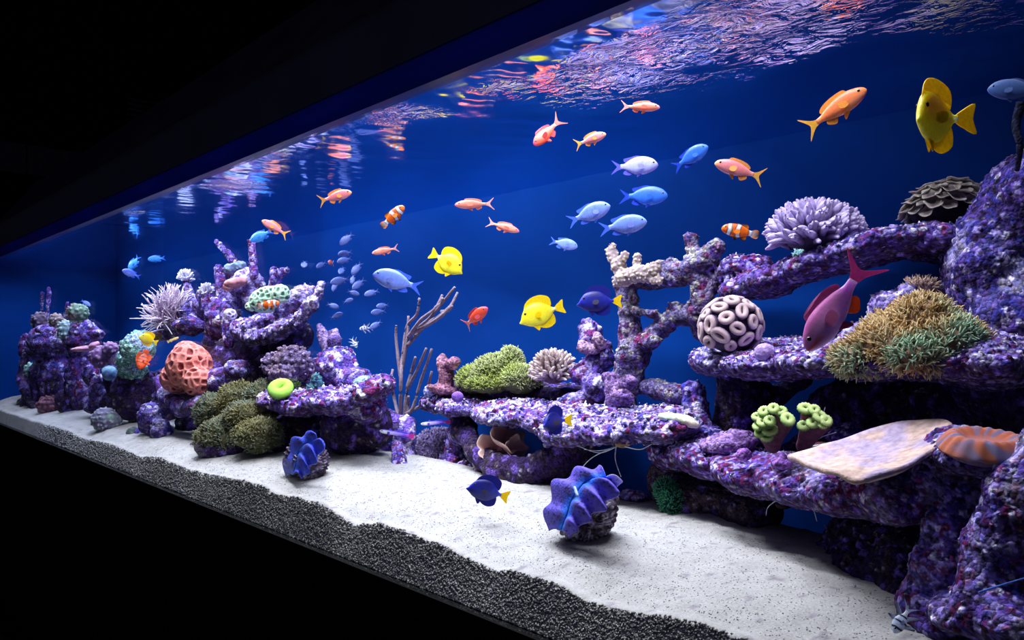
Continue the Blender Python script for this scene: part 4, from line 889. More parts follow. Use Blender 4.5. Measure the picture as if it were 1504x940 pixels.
rods('', [('purple stick leaning left at the very top of the reef', [(345, 386, .42, 5), (331, 370, .42, 5), (318, 355, .42, 4)]), ('upright purple stick beside the leaning one at the reef top', [(374, 405, .42, 6), (372, 380, .42, 6), (369, 355, .42, 5)]),
          ('thick purple stick in front of the reef crown', [(328, 440, .38, 8), (324, 415, .38, 7), (321, 395, .38, 6)]), ('purple stick under the larger white tuft coral', [(286, 450, .38, 7), (278, 430, .38, 6), (273, 415, .38, 5)]),
          ('purple stick under the smaller white tuft coral', [(308, 460, .37, 8), (304, 440, .37, 7)]), ('purple twig with knobs on the bowl-shaped rock', [(400, 425, .42, 6), (405, 410, .42, 7), (402, 398, .42, 5)]), ('short purple twig pointing right over the bowl rock', [(405, 405, .42, 5), (415, 400, .42, 6), (422, 398, .42, 4)]),
          ('dark column stick below the crown of the left reef', [(338, 500, .35, 10), (334, 470, .35, 10), (332, 450, .35, 8)])])
knobby('white_tuft_coral', 'larger white tuft coral on a stick beside the spiky coral', (273, 408), 11, 12, .028, 70, 9, 2.0, (150, 140, 180), (236, 232, 248), 273, .38, bulb=1.3, core=.6)
knobby('white_tuft_coral', 'smaller white tuft coral on a stick left of the crown', (303, 428), 10, 12, .025, 60, 8, 2.0, (150, 140, 180), (228, 226, 246), 303, .37, bulb=1.3, core=.6)
knobby('spiky_coral', 'white spiky coral with many thin wavy arms on the left reef', (248, 460), 36, 44, .085, 230, 42, 1.25, (150, 118, 160), (244, 224, 230), 248, .30, bulb=.9, core=.28, up=.35, bend=.5, seg=8, sides=4, wave=.35, minz=-.45)
blob_coral('white_ring_polyps', 'pale ring polyps on the column left of the bowl rock', Sdf(.006).E(338, 462, .33, 10, 9, .02).E(322, 470, .33, 7, 8, .02), 335, .33, 'pits', [(214, 206, 236), (110, 90, 150)], 6, .5, 1.3)
blob_coral('mint_rock', 'mint green crusted boulder beside the small yellow tang', Sdf(.014).E(202, 512, .18, 24, 22, .06).E(190, 530, .18, 18, 18, .05).E(206, 495, .20, 14, 10, .04).E(195, 545, .2, 20, 14, .04), 200, .18, 'nodules', [(190, 232, 206), (110, 160, 150), (150, 160, 200)], 8, .4, 1.5, cat='rock', mat=M_ROCK)
rock('live_rock', 'dark rock wall below the mint green boulder', Sdf(.02).E(200, 580, .22, 36, 40, .07).E(175, 560, .2, 20, 40, .06).E(160, 590, .22, 18, 24, .05), 190, .2, 'dark', 7, .4, .4, vpx=2.4, seed=40)
rock('live_rock', 'blue and white crusted rock at the foot of the left reef', Sdf(.012).E(222, 615, .15, 18, 24, .05).E(236, 635, .16, 14, 20, .04).E(210, 640, .15, 12, 14, .04), 222, .15, 'bluish', 5, .7, .4, vpx=1.6, seed=41)
blob_coral('green_ball', 'small mossy green lump on the sand by the blue crusted rock', Sdf(.008).E(197, 640, .13, 11, 13, .03), 197, .13, 'nodules', [(110, 130, 110), (60, 70, 80)], 5, .5, 1.5)
blob_coral('grey_ball_coral', 'grey-green ball coral sitting alone on the sand at far left', Sdf(.008).E(157, 617, .115, 20, 18, .06), 157, .08, 'nodules', [(168, 176, 182), (104, 96, 130), (130, 160, 140)], 6, .5, 1.3)
blob_coral('lilac_brain_coral', 'lilac pink brain coral mound on the far left reef', Sdf(.01).E(152, 525, .17, 18, 17, .06).E(162, 512, .18, 10, 9, .04), 152, .17, 'nodules', [(206, 166, 196), (120, 84, 140)], 6, .55, 1.3)
blob_coral('teal_lump', 'pale teal smooth lump below the lilac brain coral', Sdf(.01).E(161, 548, .15, 11, 11, .04), 161, .15, 'smooth', [(140, 190, 196), (90, 120, 170)], 6, .4, 1.4)
rock('live_rock', 'far left reef tower of purple rock with a flat top', Sdf(.02).E(85, 500, .22, 40, 26, .07).E(120, 500, .22, 24, 34, .06).E(60, 505, .22, 18, 24, .05).E(120, 560, .22, 22, 46, .06).E(90, 560, .24, 30, 44, .07).E(40, 510, .20, 12, 22, .05).E(140, 490, .22, 12, 10, .04), 90, .2, 'purple', 5.5, .55, .5, vpx=1.7, seed=42)
rock('live_rock', 'leaning dark rocks at the extreme left end of the reef', Sdf(.014).E(60, 560, .16, 16, 34, .06).E(36, 545, .15, 8, 28, .05).C([(28, 555, .12, 5), (40, 580, .12, 6), (52, 600, .12, 6)]).E(80, 570, .16, 14, 30, .05).E(45, 590, .14, 14, 14, .05).E(100, 590, .17, 16, 20, .05), 60, .15, 'dark', 5, .5, .5, vpx=1.7, seed=43)
rock('live_rock', 'low purple rocks at the foot of the lilac brain coral', Sdf(.012).E(135, 550, .17, 12, 16, .05).E(145, 575, .18, 14, 24, .05).E(134, 598, .165, 10, 10, .04), 140, .16, 'purple', 5, .5, .5, vpx=1.7, seed=44)
blob_coral('pink_shelf_coral', 'thin pink shelf coral on the far left tower', Sdf(.006).E(124, 512, .15, 18, 4, .06, 6).E(138, 507, .15, 8, 4, .04, 25), 124, .15, 'smooth', [(196, 140, 160), (150, 100, 130)], 6, .4, 1.3)
for lb, x, y, rx, ry, c in (('brown lumpy coral on the far left tower by the thin sticks', 58, 472, 10, 13, [(136, 118, 132), (80, 66, 92)]), ('pinkish green round coral on the far left tower', 83, 471, 10, 10, [(186, 162, 150), (110, 100, 110)]),
                            ('green domed coral crowning the far left tower', 114, 460, 14, 13, [(160, 196, 160), (96, 120, 110), (150, 120, 130)]), ('white-green knobbly coral on the far left tower', 97, 486, 11, 15, [(214, 228, 224), (110, 140, 150)]),
                            ('reddish bushy coral on the sand at far left', 73, 596, 16, 14, [(170, 116, 130), (96, 60, 84)]), ('pale green leaf-like lump on the far left rocks', 44, 543, 6, 9, [(170, 220, 200), (120, 160, 160)]), ('yellow-green lump at the extreme left end', 33, 592, 6, 8, [(130, 140, 116), (80, 84, 90)])):
    blob_coral('lump_coral', lb, Sdf(.008).E(x, y, .13 if y > 530 else .16, rx, ry, .05), x, .14, 'nodules', c, 6, .6, 1.2, seed=x)
for lb, p in (('left thin purple stick on the far left tower', [(61, 465, .2, 2.4), (62, 430, .2, 1.6)]), ('taller thin purple stick on the far left tower', [(70, 468, .2, 3), (72, 424, .2, 1.8)]), ('knobby purple stick beside the green domed coral', [(97, 470, .2, 3), (99, 445, .2, 2.4)])):
    rock('branch_stick', lb, Sdf(.004).C(p), p[0][0], .2, 'purple', 4, .4, .3, vpx=1.2, seed=3, under='purple')

# ================================================================== fish
def prof_body(prof, n=44, s=18, bend=0.0, sq=2.2):
    p = np.array(prof, float); t = np.linspace(0, 1, n) ** 1.0
    d = np.concatenate([[0], np.cumsum(np.hypot(*np.diff(p[:, :2], axis=0).T))]); d /= d[-1]
    P = smooth_path(p, 12); dd = np.concatenate([[0], np.cumsum(np.linalg.norm(np.diff(P[:, :3], axis=0), axis=1))]); dd /= dd[-1]
    X = np.interp(t, dd, P[:, 0]); T = np.interp(t, dd, P[:, 1]); B = np.interp(t, dd, P[:, 2]); W = np.maximum(np.interp(t, dd, P[:, 3]), .002)
    V = []
    for x, zt, zb, w in zip(X, T, B, W):
        for j in range(s):
            a = 2 * math.pi * j / s; c, sn = math.cos(a), math.sin(a)
            V.append((x, math.copysign(abs(c) ** (2 / sq), c) * w, (zt + zb) / 2 + math.copysign(abs(sn) ** (2 / sq), sn) * (zt - zb) / 2))
    Fc = [(i * s + j, i * s + (j + 1) % s, (i + 1) * s + (j + 1) % s, (i + 1) * s + j) for i in range(n - 1) for j in range(s)]
    Fc += [tuple(range(s))[::-1], tuple(range((n - 1) * s, n * s))]
    return np.array(V), Fc
def bendy(V, b):
    V = np.array(V, float)
    if b: x = np.minimum(V[:, 0] - .15, 0); V[:, 1] += b * x * x * 2.2
    return V
def fin_geo(poly, th=.010, y=0.0):
    """thin wedge fin: outline ring plus a thicker inner ring, both sides"""
    P = smooth_path(np.array([(a, 0, b) for a, b in poly + poly[:1]], float), 4)[:-1][:, [0, 2]]
    n = len(P); V = []
    for sd in (1, -1):
        for a, b in P: V.append((a, y + sd * th * .5, b))
    Fc = [tuple(range(n)), tuple(range(n, 2 * n))[::-1]] + [(i, n + i, n + (i + 1) % n, (i + 1) % n) for i in range(n)]
    return np.array(V), Fc
FINN = ('tail_fin', 'dorsal_fin', 'anal_fin', 'pelvic_fin', 'pelvic_fin', 'pectoral_fin')
KIND = {
 'anthias': dict(prof=[(.5, .0, -.012, .004), (.47, .05, -.05, .03), (.38, .105, -.10, .055), (.24, .145, -.135, .07), (.08, .14, -.13, .068), (-.08, .10, -.095, .05), (-.20, .05, -.05, .026), (-.29, .04, -.04, .012)],
    tail=[(-.27, .035), (-.36, .075), (-.50, .20), (-.43, .08), (-.395, 0), (-.43, -.08), (-.50, -.20), (-.36, -.075), (-.27, -.035)],
    dorsal=[(.27, .12), (.22, .19), (.05, .195), (-.10, .165), (-.19, .10), (-.13, .05), (.1, .11)], anal=[(0, -.10), (-.07, -.185), (-.18, -.12), (-.14, -.05)], pelvic=[(.20, -.11), (.06, -.21), (.10, -.10)], pec=(.20, -.02, .15), eye=(.40, .035, .024)),
 'chromis': dict(prof=[(.5, .0, -.012, .004), (.47, .06, -.06, .035), (.38, .14, -.125, .06), (.22, .195, -.18, .075), (.04, .19, -.18, .07), (-.12, .125, -.12, .05), (-.22, .06, -.055, .026), (-.30, .05, -.045, .012)],
    tail=[(-.27, .04), (-.36, .07), (-.50, .15), (-.42, .05), (-.38, 0), (-.42, -.05), (-.50, -.16), (-.36, -.08), (-.27, -.04)],
    dorsal=[(.22, .18), (.05, .22), (-.10, .19), (-.24, .16), (-.18, .08), (0, .17)], anal=[(0, -.16), (-.12, -.19), (-.24, -.15), (-.16, -.07)], pelvic=[(.18, -.16), (.06, -.24), (.10, -.15)], pec=(.22, -.03, .14), eye=(.41, .05, .022)),
 'clown': dict(prof=[(.5, .0, -.015, .006), (.46, .075, -.075, .055), (.36, .14, -.13, .09), (.20, .175, -.165, .10), (.0, .165, -.16, .085), (-.15, .11, -.11, .055), (-.25, .075, -.075, .03), (-.32, .07, -.07, .015)],
    tail=[(-.29, .07), (-.36, .11), (-.45, .115), (-.50, .05), (-.50, -.05), (-.45, -.115), (-.36, -.11), (-.29, -.07)],
    dorsal=[(.22, .15), (.12, .205), (.03, .19), (-.10, .225), (-.20, .17), (-.17, .08), (0, .14)], anal=[(.0, -.14), (-.10, -.225), (-.19, -.17), (-.15, -.08)], pelvic=[(.20, -.14), (.10, -.25), (.04, -.2), (.08, -.14)], pec=(.18, -.03, .17), eye=(.40, .045, .026)),
 'tang': dict(prof=[(.5, -.085, -.105, .006), (.455, -.04, -.125, .03), (.40, .06, -.155, .05), (.30, .17, -.21, .07), (.14, .22, -.245, .08), (-.03, .20, -.225, .07), (-.18, .10, -.13, .045), (-.26, .04, -.045, .022), (-.32, .035, -.035, .012)],
    tail=[(-.29, .03), (-.38, .085), (-.50, .14), (-.475, 0), (-.50, -.14), (-.38, -.085), (-.29, -.03)],
    dorsal=[(.36, .10), (.28, .25), (.12, .335), (-.08, .34), (-.24, .25), (-.23, .08), (-.1, .10), (.2, .18)], anal=[(.16, -.22), (.05, -.30), (-.10, -.325), (-.24, -.25), (-.23, -.08), (-.1, -.12)], pelvic=[(.24, -.22), (.14, -.33), (.10, -.23)], pec=(.16, -.03, .15), eye=(.34, .055, .026)),
 'dart': dict(prof=[(.5, .0, -.01, .004), (.46, .035, -.04, .025), (.36, .055, -.06, .035), (.15, .06, -.06, .035), (-.1, .05, -.05, .028), (-.28, .035, -.035, .016), (-.34, .03, -.03, .01)],
    tail=[(-.31, .03), (-.40, .075), (-.50, .05), (-.48, 0), (-.50, -.05), (-.40, -.075), (-.31, -.03)],
    dorsal=[(.26, .05), (.20, .12), (.14, .06), (-.05, .085), (-.24, .08), (-.26, .03), (0, .03)], anal=[(-.02, -.045), (-.16, -.085), (-.26, -.06), (-.24, -.03)], pelvic=[(.28, -.05), (.20, -.09), (.18, -.05)], pec=(.28, -.01, .08), eye=(.43, .012, .016)),
 'angel': dict(prof=[(.5, -.01, -.03, .006), (.45, .07, -.08, .04), (.34, .17, -.17, .07), (.14, .23, -.23, .08), (-.06, .21, -.21, .06), (-.2, .12, -.12, .035), (-.28, .07, -.07, .015)],
    tail=[(-.26, .07), (-.38, .13), (-.48, .11), (-.50, 0), (-.48, -.11), (-.38, -.13), (-.26, -.07)],
    dorsal=[(.28, .18), (.1, .29), (-.15, .31), (-.32, .24), (-.22, .10), (0, .2)], anal=[(.10, -.2), (-.10, -.31), (-.32, -.25), (-.22, -.10)], pelvic=[(.22, -.18), (.12, -.34), (.08, -.2)], pec=(.2, -.04, .13), eye=(.37, .05, .024)),
 'cardinal': dict(prof=[(.5, -.01, -.04, .006), (.45, .06, -.09, .04), (.34, .14, -.15, .06), (.16, .18, -.18, .065), (0, .13, -.13, .045), (-.12, .06, -.06, .025), (-.24, .05, -.05, .012)],
    tail=[(-.2, .045), (-.32, .09), (-.50, .24), (-.36, .06), (-.32, 0), (-.36, -.06), (-.50, -.24), (-.32, -.09), (-.2, -.045)],
    dorsal=[(.22, .15), (.14, .36), (.06, .22), (-.02, .20), (-.30, .38), (-.10, .09), (.1, .12)], anal=[(.02, -.12), (-.08, -.22), (-.30, -.36), (-.10, -.07)], pelvic=[(.24, -.15), (.10, -.40), (.06, -.3), (.12, -.15)], pec=(.2, -.04, .13), eye=(.38, .03, .034)),
}
def S3(*c): return np.array(c, float)
def grad(x, stops):
    xs = [s[0] for s in stops]; cs = np.array([lin(s[1]) for s in stops]); return np.stack([np.interp(x, xs, cs[:, i]) for i in range(3)], -1)
def skin(style, V, where):
    x, y, z = V[:, 0], V[:, 1], V[:, 2]; n = len(V)
    full = lambda c: np.tile(lin(c), (n, 1))
    if style == 'anthias_yellowtail':
        if where == 'tail_fin': return full((238, 188, 84))
        if where != 'body': return full((240, 168, 84))
        C = grad(z, [(-.13, (226, 170, 186)), (-.03, (236, 146, 152)), (.1, (230, 120, 126))]); return mixc(C, full((242, 178, 78)), .7 * sm(.36, .5, x) + .4 * sm(-.18, -.3, x))
    if style == 'anthias_pink':
        if where != 'body': return full((252, 200, 190)) if where == 'tail_fin' else full((250, 160, 130))
        C = grad(z, [(-.13, (255, 176, 168)), (0, (255, 158, 128)), (.1, (244, 110, 100))]); return mixc(C, full((250, 120, 170)), .6 * sm(.38, .5, x))
    if style == 'anthias_orange':
        if where == 'tail_fin': return full((246, 190, 70))
        if where != 'body': return full((248, 172, 74))
        C = grad(z, [(-.13, (244, 176, 140)), (0, (246, 138, 76)), (.1, (236, 104, 56))]); return mixc(C, full((220, 150, 190)), .5 * sm(-.02, -.1, z) * sm(.2, .4, x))
    if style == 'anthias_red':
        if where != 'body': return full((248, 170, 160)) if where == 'tail_fin' else full((224, 90, 100))
        return grad(x, [(-.3, (250, 140, 120)), (0, (238, 92, 62)), (.4, (228, 84, 60)), (.5, (230, 90, 140))])
    if style == 'anthias_male':
        if where == 'tail_fin': return full((232, 120, 190))
        if where == 'anal_fin': return full((240, 130, 60))
        if where == 'pelvic_fin': return full((170, 60, 120))
        if where == 'pectoral_fin': return full((226, 160, 200))
        if where != 'body': return full((216, 124, 180))
        C = grad(z, [(-.13, (226, 196, 250)), (-.02, (230, 178, 232)), (.10, (210, 112, 186))]); C = mixc(C, full((214, 150, 230)), sm(-.05, -.25, x) * .8)
        return mixc(C, full((220, 90, 60)), .8 * np.exp(-((z + .06 - .25 * (x - .3)) / .014) ** 2) * sm(.2, .3, x))
    if style.startswith('chromis'):
        a, b_, f = dict(pale=((160, 180, 248), (100, 134, 238), (90, 134, 250)), deep=((66, 134, 240), (36, 92, 220), (40, 80, 220)), lilac=((190, 190, 248), (144, 148, 236), (100, 100, 230)), teal=((70, 170, 240), (50, 130, 230), (60, 130, 240)), grey=((116, 132, 190), (70, 92, 164), (70, 92, 170)))[style[8:]]
        if where == 'pectoral_fin': return full(a)
        if where != 'body': return full(f)
        C = grad(z, [(-.18, a), (.0, tuple((np.array(a) + b_) / 2)), (.18, b_)]); F1, F2, r = worley(V / .035, 2); return C * (.88 + .2 * sm(.2, .6, F1))[:, None]
    if style == 'clown':
        O = (246, 120, 28) if where in ('body',) else (248, 146, 30)
        C = full(O)
        if where == 'body': C = mixc(C, full((240, 84, 20)), sm(0, .15, z) * .5)
        for c0, w0, bow in ((.31, .042, -.02), (.035, .050, .05), (-.27, .034, 0)):
            d = np.abs(x - c0 - bow * np.cos(z * 9)); C = mixc(C, full((16, 10, 14)), sm(w0 + .030, w0 + .018, d)); C = mixc(C, full((236, 236, 250)), sm(w0 + .008, w0 - .004, d))
        if where == 'tail_fin': C = mixc(C, full((236, 236, 250)), sm(-.44, -.46, x)); C = mixc(C, full((24, 18, 30)), sm(-.465, -.48, x))
        elif where in ('dorsal_fin', 'anal_fin'): C = mixc(C, full((20, 14, 20)), sm(.185, .20, np.abs(z)))
        elif where == 'pelvic_fin': C = mixc(C, full((20, 14, 20)), sm(.20, .22, np.abs(z)))
        return C
    if style == 'tang_yellow':
        if where != 'body': return full((255, 228, 6))
        C = mixc(full((252, 220, 4)), full((255, 240, 60)), sm(.1, -.15, z)); return mixc(C, full((250, 250, 235)), .8 * np.exp(-(z / .012) ** 2) * sm(-.12, -.24, x))
    if style == 'tang_purple':
        if where == 'tail_fin': return full((255, 226, 10))
        if where == 'pectoral_fin': return full((86, 84, 110))
        if where != 'body': return full((30, 36, 150))
        C = mixc(full((36, 46, 176)), full((22, 26, 120)), sm(0, .2, np.abs(z))); return C * (.9 + .2 * np.sin(z * 160))[:, None]
    if style == 'dart':
        C = grad(x, [(-.5, (230, 50, 150)), (-.34, (190, 60, 190)), (-.2, (120, 80, 220)), (.1, (188, 172, 240)), (.35, (240, 236, 244)), (.5, (210, 200, 240))])
        return mixc(C, full((70, 50, 210)), .9 * sm(.015, .05, z)) if where == 'body' else C if where == 'tail_fin' else full((110, 80, 220))
    if style == 'angel':
        C = full((242, 92, 20)); 
        if where == 'body': C = mixc(C, full((60, 20, 16)), .8 * sm(.4, .7, np.sin(x * 42)) * sm(.28, .2, np.abs(x)) )
        return C
    if style == 'goby': return full((240, 216, 130))
    if style == 'grey': return grad(z, [(-.2, (70, 110, 190)), (.2, (110, 140, 200))])
    if style == 'cardinal':
        C = full((196, 206, 236))
        for c0 in (.34, .14, -.04): C = mixc(C, full((16, 16, 40)), sm(.035, .022, np.abs(x - c0 - .10 * z)))
        if where != 'body': C = mixc(C, full((20, 24, 60)), .75 * sm(.12, .2, np.abs(z)) * (np.sin(x * 60) > 0))
        return C
_cache = {}
def fish_parts(kind, style, bend):
    key = (kind, style, bend)
    if key in _cache: return _cache[key]
    K = KIND[kind]; out = []
    V, Fc = prof_body(K['prof']); Vb = bendy(V, bend); out.append(('body', make_mesh('body', Vb, Fc, skin(style, V, 'body')), M_FISH))
    for nm, k, y in (('tail_fin', 'tail', 0), ('dorsal_fin', 'dorsal', 0), ('anal_fin', 'anal', 0), ('pelvic_fin', 'pelvic', .02), ('pelvic_fin', 'pelvic', -.02)):
        V, Fc = fin_geo(K[k], .010, y)
        nsub = V.copy(); out.append((nm, make_mesh(nm, bendy(V, bend), Fc, skin(style, nsub, nm), smooth=False), M_FIN))
    x, z, L_ = K['pec']; W = np.interp(x, [p[0] for p in K['prof']][::-1], [p[3] for p in K['prof']][::-1])
    for s in (1, -1):
        poly = [(0, .02), (-.5 * L_, .35 * L_), (-L_, .25 * L_), (-L_ * .95, -.2 * L_), (-.5 * L_, -.38 * L_), (0, -.03)]
        V, Fc = fin_geo(poly, .008); a = .55
        V2 = V.copy(); V2[:, 0] = V[:, 0] * math.cos(a) + x; V2[:, 1] = V[:, 1] + s * (W * .92 - V[:, 0] * math.sin(a)); V2[:, 2] += z
        if s < 0: Fc = [f[::-1] for f in Fc]
        out.append(('pectoral_fin', make_mesh('pectoral_fin', bendy(V2, bend), Fc, skin(style, V, 'pectoral_fin'), smooth=False), M_FIN))
    ex, ez, er = K['eye']; W = np.interp(ex, [p[0] for p in K['prof']][::-1], [p[3] for p in K['prof']][::-1])
    u = []; n1, n2 = 7, 12
    for s in (1, -1):
        V = []; C = []
        for i in range(n1 + 1):
            th = math.pi * i / n1
            for j in range(n2):
                ph = 2 * math.pi * j / n2
                V.append((ex + er * math.sin(th) * math.cos(ph), s * (W * .86 + er * .7 * math.cos(th)), ez + er * math.sin(th) * math.sin(ph)))
                C.append(lin((8, 8, 14)) if th < 1.0 else lin((212, 206, 170)) if style not in ('tang_purple', 'tang_yellow', 'clown') else lin((60, 40, 30)))
        Fc = [(i * n2 + j, (i + 1) * n2 + j, (i + 1) * n2 + (j + 1) % n2, i * n2 + (j + 1) % n2)[::s] for i in range(n1) for j in range(n2)]
        out.append(('eye', make_mesh('eye', V, Fc, np.array(C)), M_EYE))
    _cache[key] = out; return out
def fish(name, kind, style, cat, label, px, py, L, Y, deg, yaw=0, zs=1.0, bend=0.0, group=None, full=True, roll=0):
    R, A = viewaxes(px); U = np.array([0, 0, 1.0]); d = math.radians(deg); w = math.radians(yaw)
    nose = math.cos(w) * (math.cos(d) * R + math.sin(d) * U) - math.sin(w) * A
    up0 = (-math.sin(d) * R + math.cos(d) * U) * (1 if math.cos(d) >= 0 else -1)
    r = math.radians(roll); up0 = up0 * math.cos(r) - A * math.sin(r)
    up = up0 - nose * (up0 @ nose); up /= np.linalg.norm(up); side = np.cross(up, nose)
    size = L * mpp(px, Y) / max(math.cos(w), .35)
    root = empty(name, at(px, py, Y), label, cat, group)
    root.rotation_mode = 'QUATERNION'; root.rotation_quaternion = Matrix(np.stack([nose, side, up], 1).tolist()).to_quaternion(); root.scale = (size, size, size * zs)
    for nm, me, mat in fish_parts(kind, style, bend):
        if not full and nm in ('pelvic_fin', 'pectoral_fin'): continue
        obj(nm, me, mat, root)
    return root
AN = 'anthias schooling across the tank'; CH = 'blue chromis swimming in mid water'; SW = 'small grey-blue fish swarming at the back'
for lb, st, x, y, L, Y, dg, yw, zs, bd in (
    ('pink anthias with yellow tail facing right in the upper left water', 'anthias_yellowtail', 492, 289, 50, .22, 17, 8, 1, 0),
    ('orange pink anthias crossing in front of a blue chromis above the reef crown', 'anthias_yellowtail', 404, 335, 42, .26, 152, 10, 1, 0),
    ('slim pale pink anthias facing left above the small yellow-tailed pair', 'anthias_pink', 697, 300, 58, .35, 184, 10, .78, 0),
    ('slim pale pink anthias facing right and slightly down in the centre', 'anthias_pink', 739, 333, 50, .38, -18, 10, .78, 0),
    ('small pink anthias facing left above the large blue chromis', 'anthias_pink', 566, 368, 40, .40, 194, 10, .78, 0),
    ('curled red anthias turning right above the green moss coral', 'anthias_red', 697, 467, 48, .42, 38, 25, 1.1, .3),
    ('pale pink anthias facing right nearest the ripples', 'anthias_pink', 940, 157, 58, .22, -7, 10, .8, 0),
    ('red-orange anthias diving left below the water surface', 'anthias_red', 803, 196, 54, .22, 226, 20, 1.1, .25),
    ('small yellow-tailed pink anthias facing right under the red-orange one', 'anthias_yellowtail', 867, 205, 48, .26, 17, 8, 1, 0),
    ('large yellow-tailed pink anthias facing left right of the blue chromis', 'anthias_yellowtail', 1086, 250, 74, .35, 161, 8, 1, 0),
    ('bright orange anthias with yellow tail climbing to the right near the surface', 'anthias_orange', 1226, 162, 98, .32, 30, 8, 1, 0)):
    fish('anthias', 'anthias', st, 'fish', lb, x, y, L, Y, dg, yw, zs, bd, AN)
fish('anthias', 'anthias', 'anthias_male', 'fish', 'big purple pink anthias diving in front of the middle shelf', 1227, 452, 148, .14, 238, 12, 1.08, .25, AN)
for lb, st, x, y, L, Y, dg, yw in (
    ('large pale blue chromis facing left above the sea whip', 'pale', 584, 413, 74, .12, 165, 6), ('lilac chromis facing right, upper left of the bright blue ones', 'lilac', 932, 244, 68, .34, -1, 10),
    ('bright blue chromis tilted up to the right beside the big pink anthias', 'deep', 1014, 231, 56, .36, 27, 20), ('bright blue level chromis facing right in mid water', 'deep', 945, 288, 70, .34, -3, 12),
    ('pale blue chromis facing right, upper one of the overlapping pair', 'pale', 865, 314, 66, .32, 20, 5), ('pale blue chromis facing right, lower one of the overlapping pair', 'pale', 915, 331, 70, .30, 8, 5),
    ('small pale blue chromis facing right above the purple tang', 'pale', 828, 358, 42, .42, -14, 8), ('blue chromis half hidden behind the orange anthias', 'teal', 384, 346, 36, .34, 212, 15),
    ('pale chromis facing left, lower one of the far left pair', 'pale', 193, 402, 26, .28, 160, 15), ('blue chromis with tail raised, upper one of the far left pair', 'teal', 197, 386, 26, .34, 240, 20),
    ('tiny bright blue chromis facing left over the spiky coral', 'teal', 230, 380, 24, .34, 190, 15), ('tiny pale chromis above the far left tower', 'pale', 126, 445, 15, .24, -35, 15)):
    fish('chromis', 'chromis', 'chromis_' + st, 'fish', lb, x, y, L, Y, dg, yw, 1, 0, CH)
for i, (x, y, L, dg, yw) in enumerate([(509, 351, 27, 225, 15), (507, 372, 22, 195, 20), (506, 382, 23, 200, 20), (524, 394, 24, 235, 25), (502, 397, 14, 240, 50), (472, 389, 18, 215, 30), (447, 388, 12, 265, 60), (500, 412, 30, 195, 10), (492, 420, 18, 250, 25), (527, 417, 25, 222, 20), (518, 410, 16, 260, 30),
        (519, 430, 19, -20, 15), (546, 430, 23, 200, 15), (511, 442, 16, 20, 20), (489, 449, 19, -20, 20), (494, 464, 21, 22, 15), (562, 449, 19, 190, 20), (556, 458, 23, 190, 15), (552, 477, 21, 215, 15)]):
    lb = {0: 'topmost small grey-blue fish of the swarm left of the large chromis', 6: 'leftmost small grey-blue fish of the swarm, seen nearly head-on', 5: 'small grey-blue fish left of the tiny pinkish head-on fish', 7: 'longest level grey-blue fish in the middle of the swarm',
          12: 'small grey-blue fish of the swarm just below the large chromis', 14: 'small grey-blue fish nearest the rim of the bowl rock', 15: 'lowest small grey-blue fish beside the bowl rock', 16: 'upper of two grey-blue fish left of the sea whip tips', 17: 'lower of two grey-blue fish left of the sea whip tips',
          18: 'small grey-blue fish touching the upper striped long-finned fish'}.get(i, 'small grey-blue fish crowded in the core of the swarm')
    fish('small_chromis', 'chromis', 'chromis_grey', 'fish', lb, x, y, L, .56 + .018 * (i % 6), dg, yw, 1, 0, SW, full=False)
fish('cardinalfish', 'cardinal', 'cardinal', 'fish', 'tiny striped long-finned fish in the swarm left of the sea whip', 538, 482, 20, .58, 185, 15)
fish('cardinalfish', 'cardinal', 'cardinal', 'fish', 'lowest tiny striped long-finned fish left of the sea whip', 520, 503, 18, .58, -60, 20)
fish('cardinalfish', 'cardinal', 'cardinal', 'fish', 'striped long-finned fish hovering by the sand at the pillar foot', 1326, 908, 44, .10, 235, 35)
fish('anthias', 'anthias', 'anthias_pink', 'fish', 'tiny pinkish fish seen head-on beside the grey-blue swarm', 486, 386, 8, .62, 180, 70, full=False)
fish('anthias', 'anthias', 'anthias_male', 'fish', 'tiny purple fish seen head-on above the leaning purple stick', 356, 331, 7, .6, 190, 65, full=False)
CL = 'clownfish'
fish('clownfish', 'clown', 'clown', 'fish', 'clownfish climbing to the right in the upper centre', 577, 318, 44, .38, 42, 15, 1, 0, CL)
fish('clownfish', 'clown', 'clown', 'fish', 'clownfish facing left beside the lavender stalk coral', 1087, 340, 54, .38, 168, 10, 1, 0, CL)
fish('clownfish', 'clown', 'clown', 'fish', 'clownfish resting in front of the mint pitted coral', 394, 447, 32, .27, 8, 15, 1, 0, CL)
YT = 'yellow tangs'
fish('yellow_tang', 'tang', 'tang_yellow', 'fish', 'yellow tang facing right and down above the sea whip', 657, 384, 56, .36, -28, 12, 1.12, 0, YT)
fish('yellow_tang', 'tang', 'tang_yellow', 'fish', 'yellow tang facing left in the centre beside the blue tang', 795, 459, 70, .48, 196, 8, 1.05, 0, YT)
fish('yellow_tang', 'tang', 'tang_yellow', 'fish', 'small yellow tang over the mint green boulder at left', 218, 498, 27, .13, 155, 20, 1.1, 0, YT)
fish('yellow_tang', 'tang', 'tang_yellow', 'fish', 'yellow tang turned towards the viewer at the upper right', 1372, 172, 44, .20, 182, 70, 1.3, .30, YT)
PT = 'blue-bodied tangs with yellow tails'
fish('purple_tang', 'tang', 'tang_purple', 'fish', 'dark blue yellow-tailed tang facing left left of the branch rock', 880, 442, 66, .46, 180, 8, 1, 0, PT)
fish('purple_tang', 'tang', 'tang_purple', 'fish', 'dark blue yellow-tailed tang swimming low over the sand', 717, 721, 64, .14, 160, 10, 1.05, 0, PT)
fish('purple_tang', 'tang', 'tang_purple', 'fish', 'dark blue yellow-tailed tang seen from behind at the rubble shelf edge', 814, 618, 32, .26, 178, 60, 1.0, .2, PT)
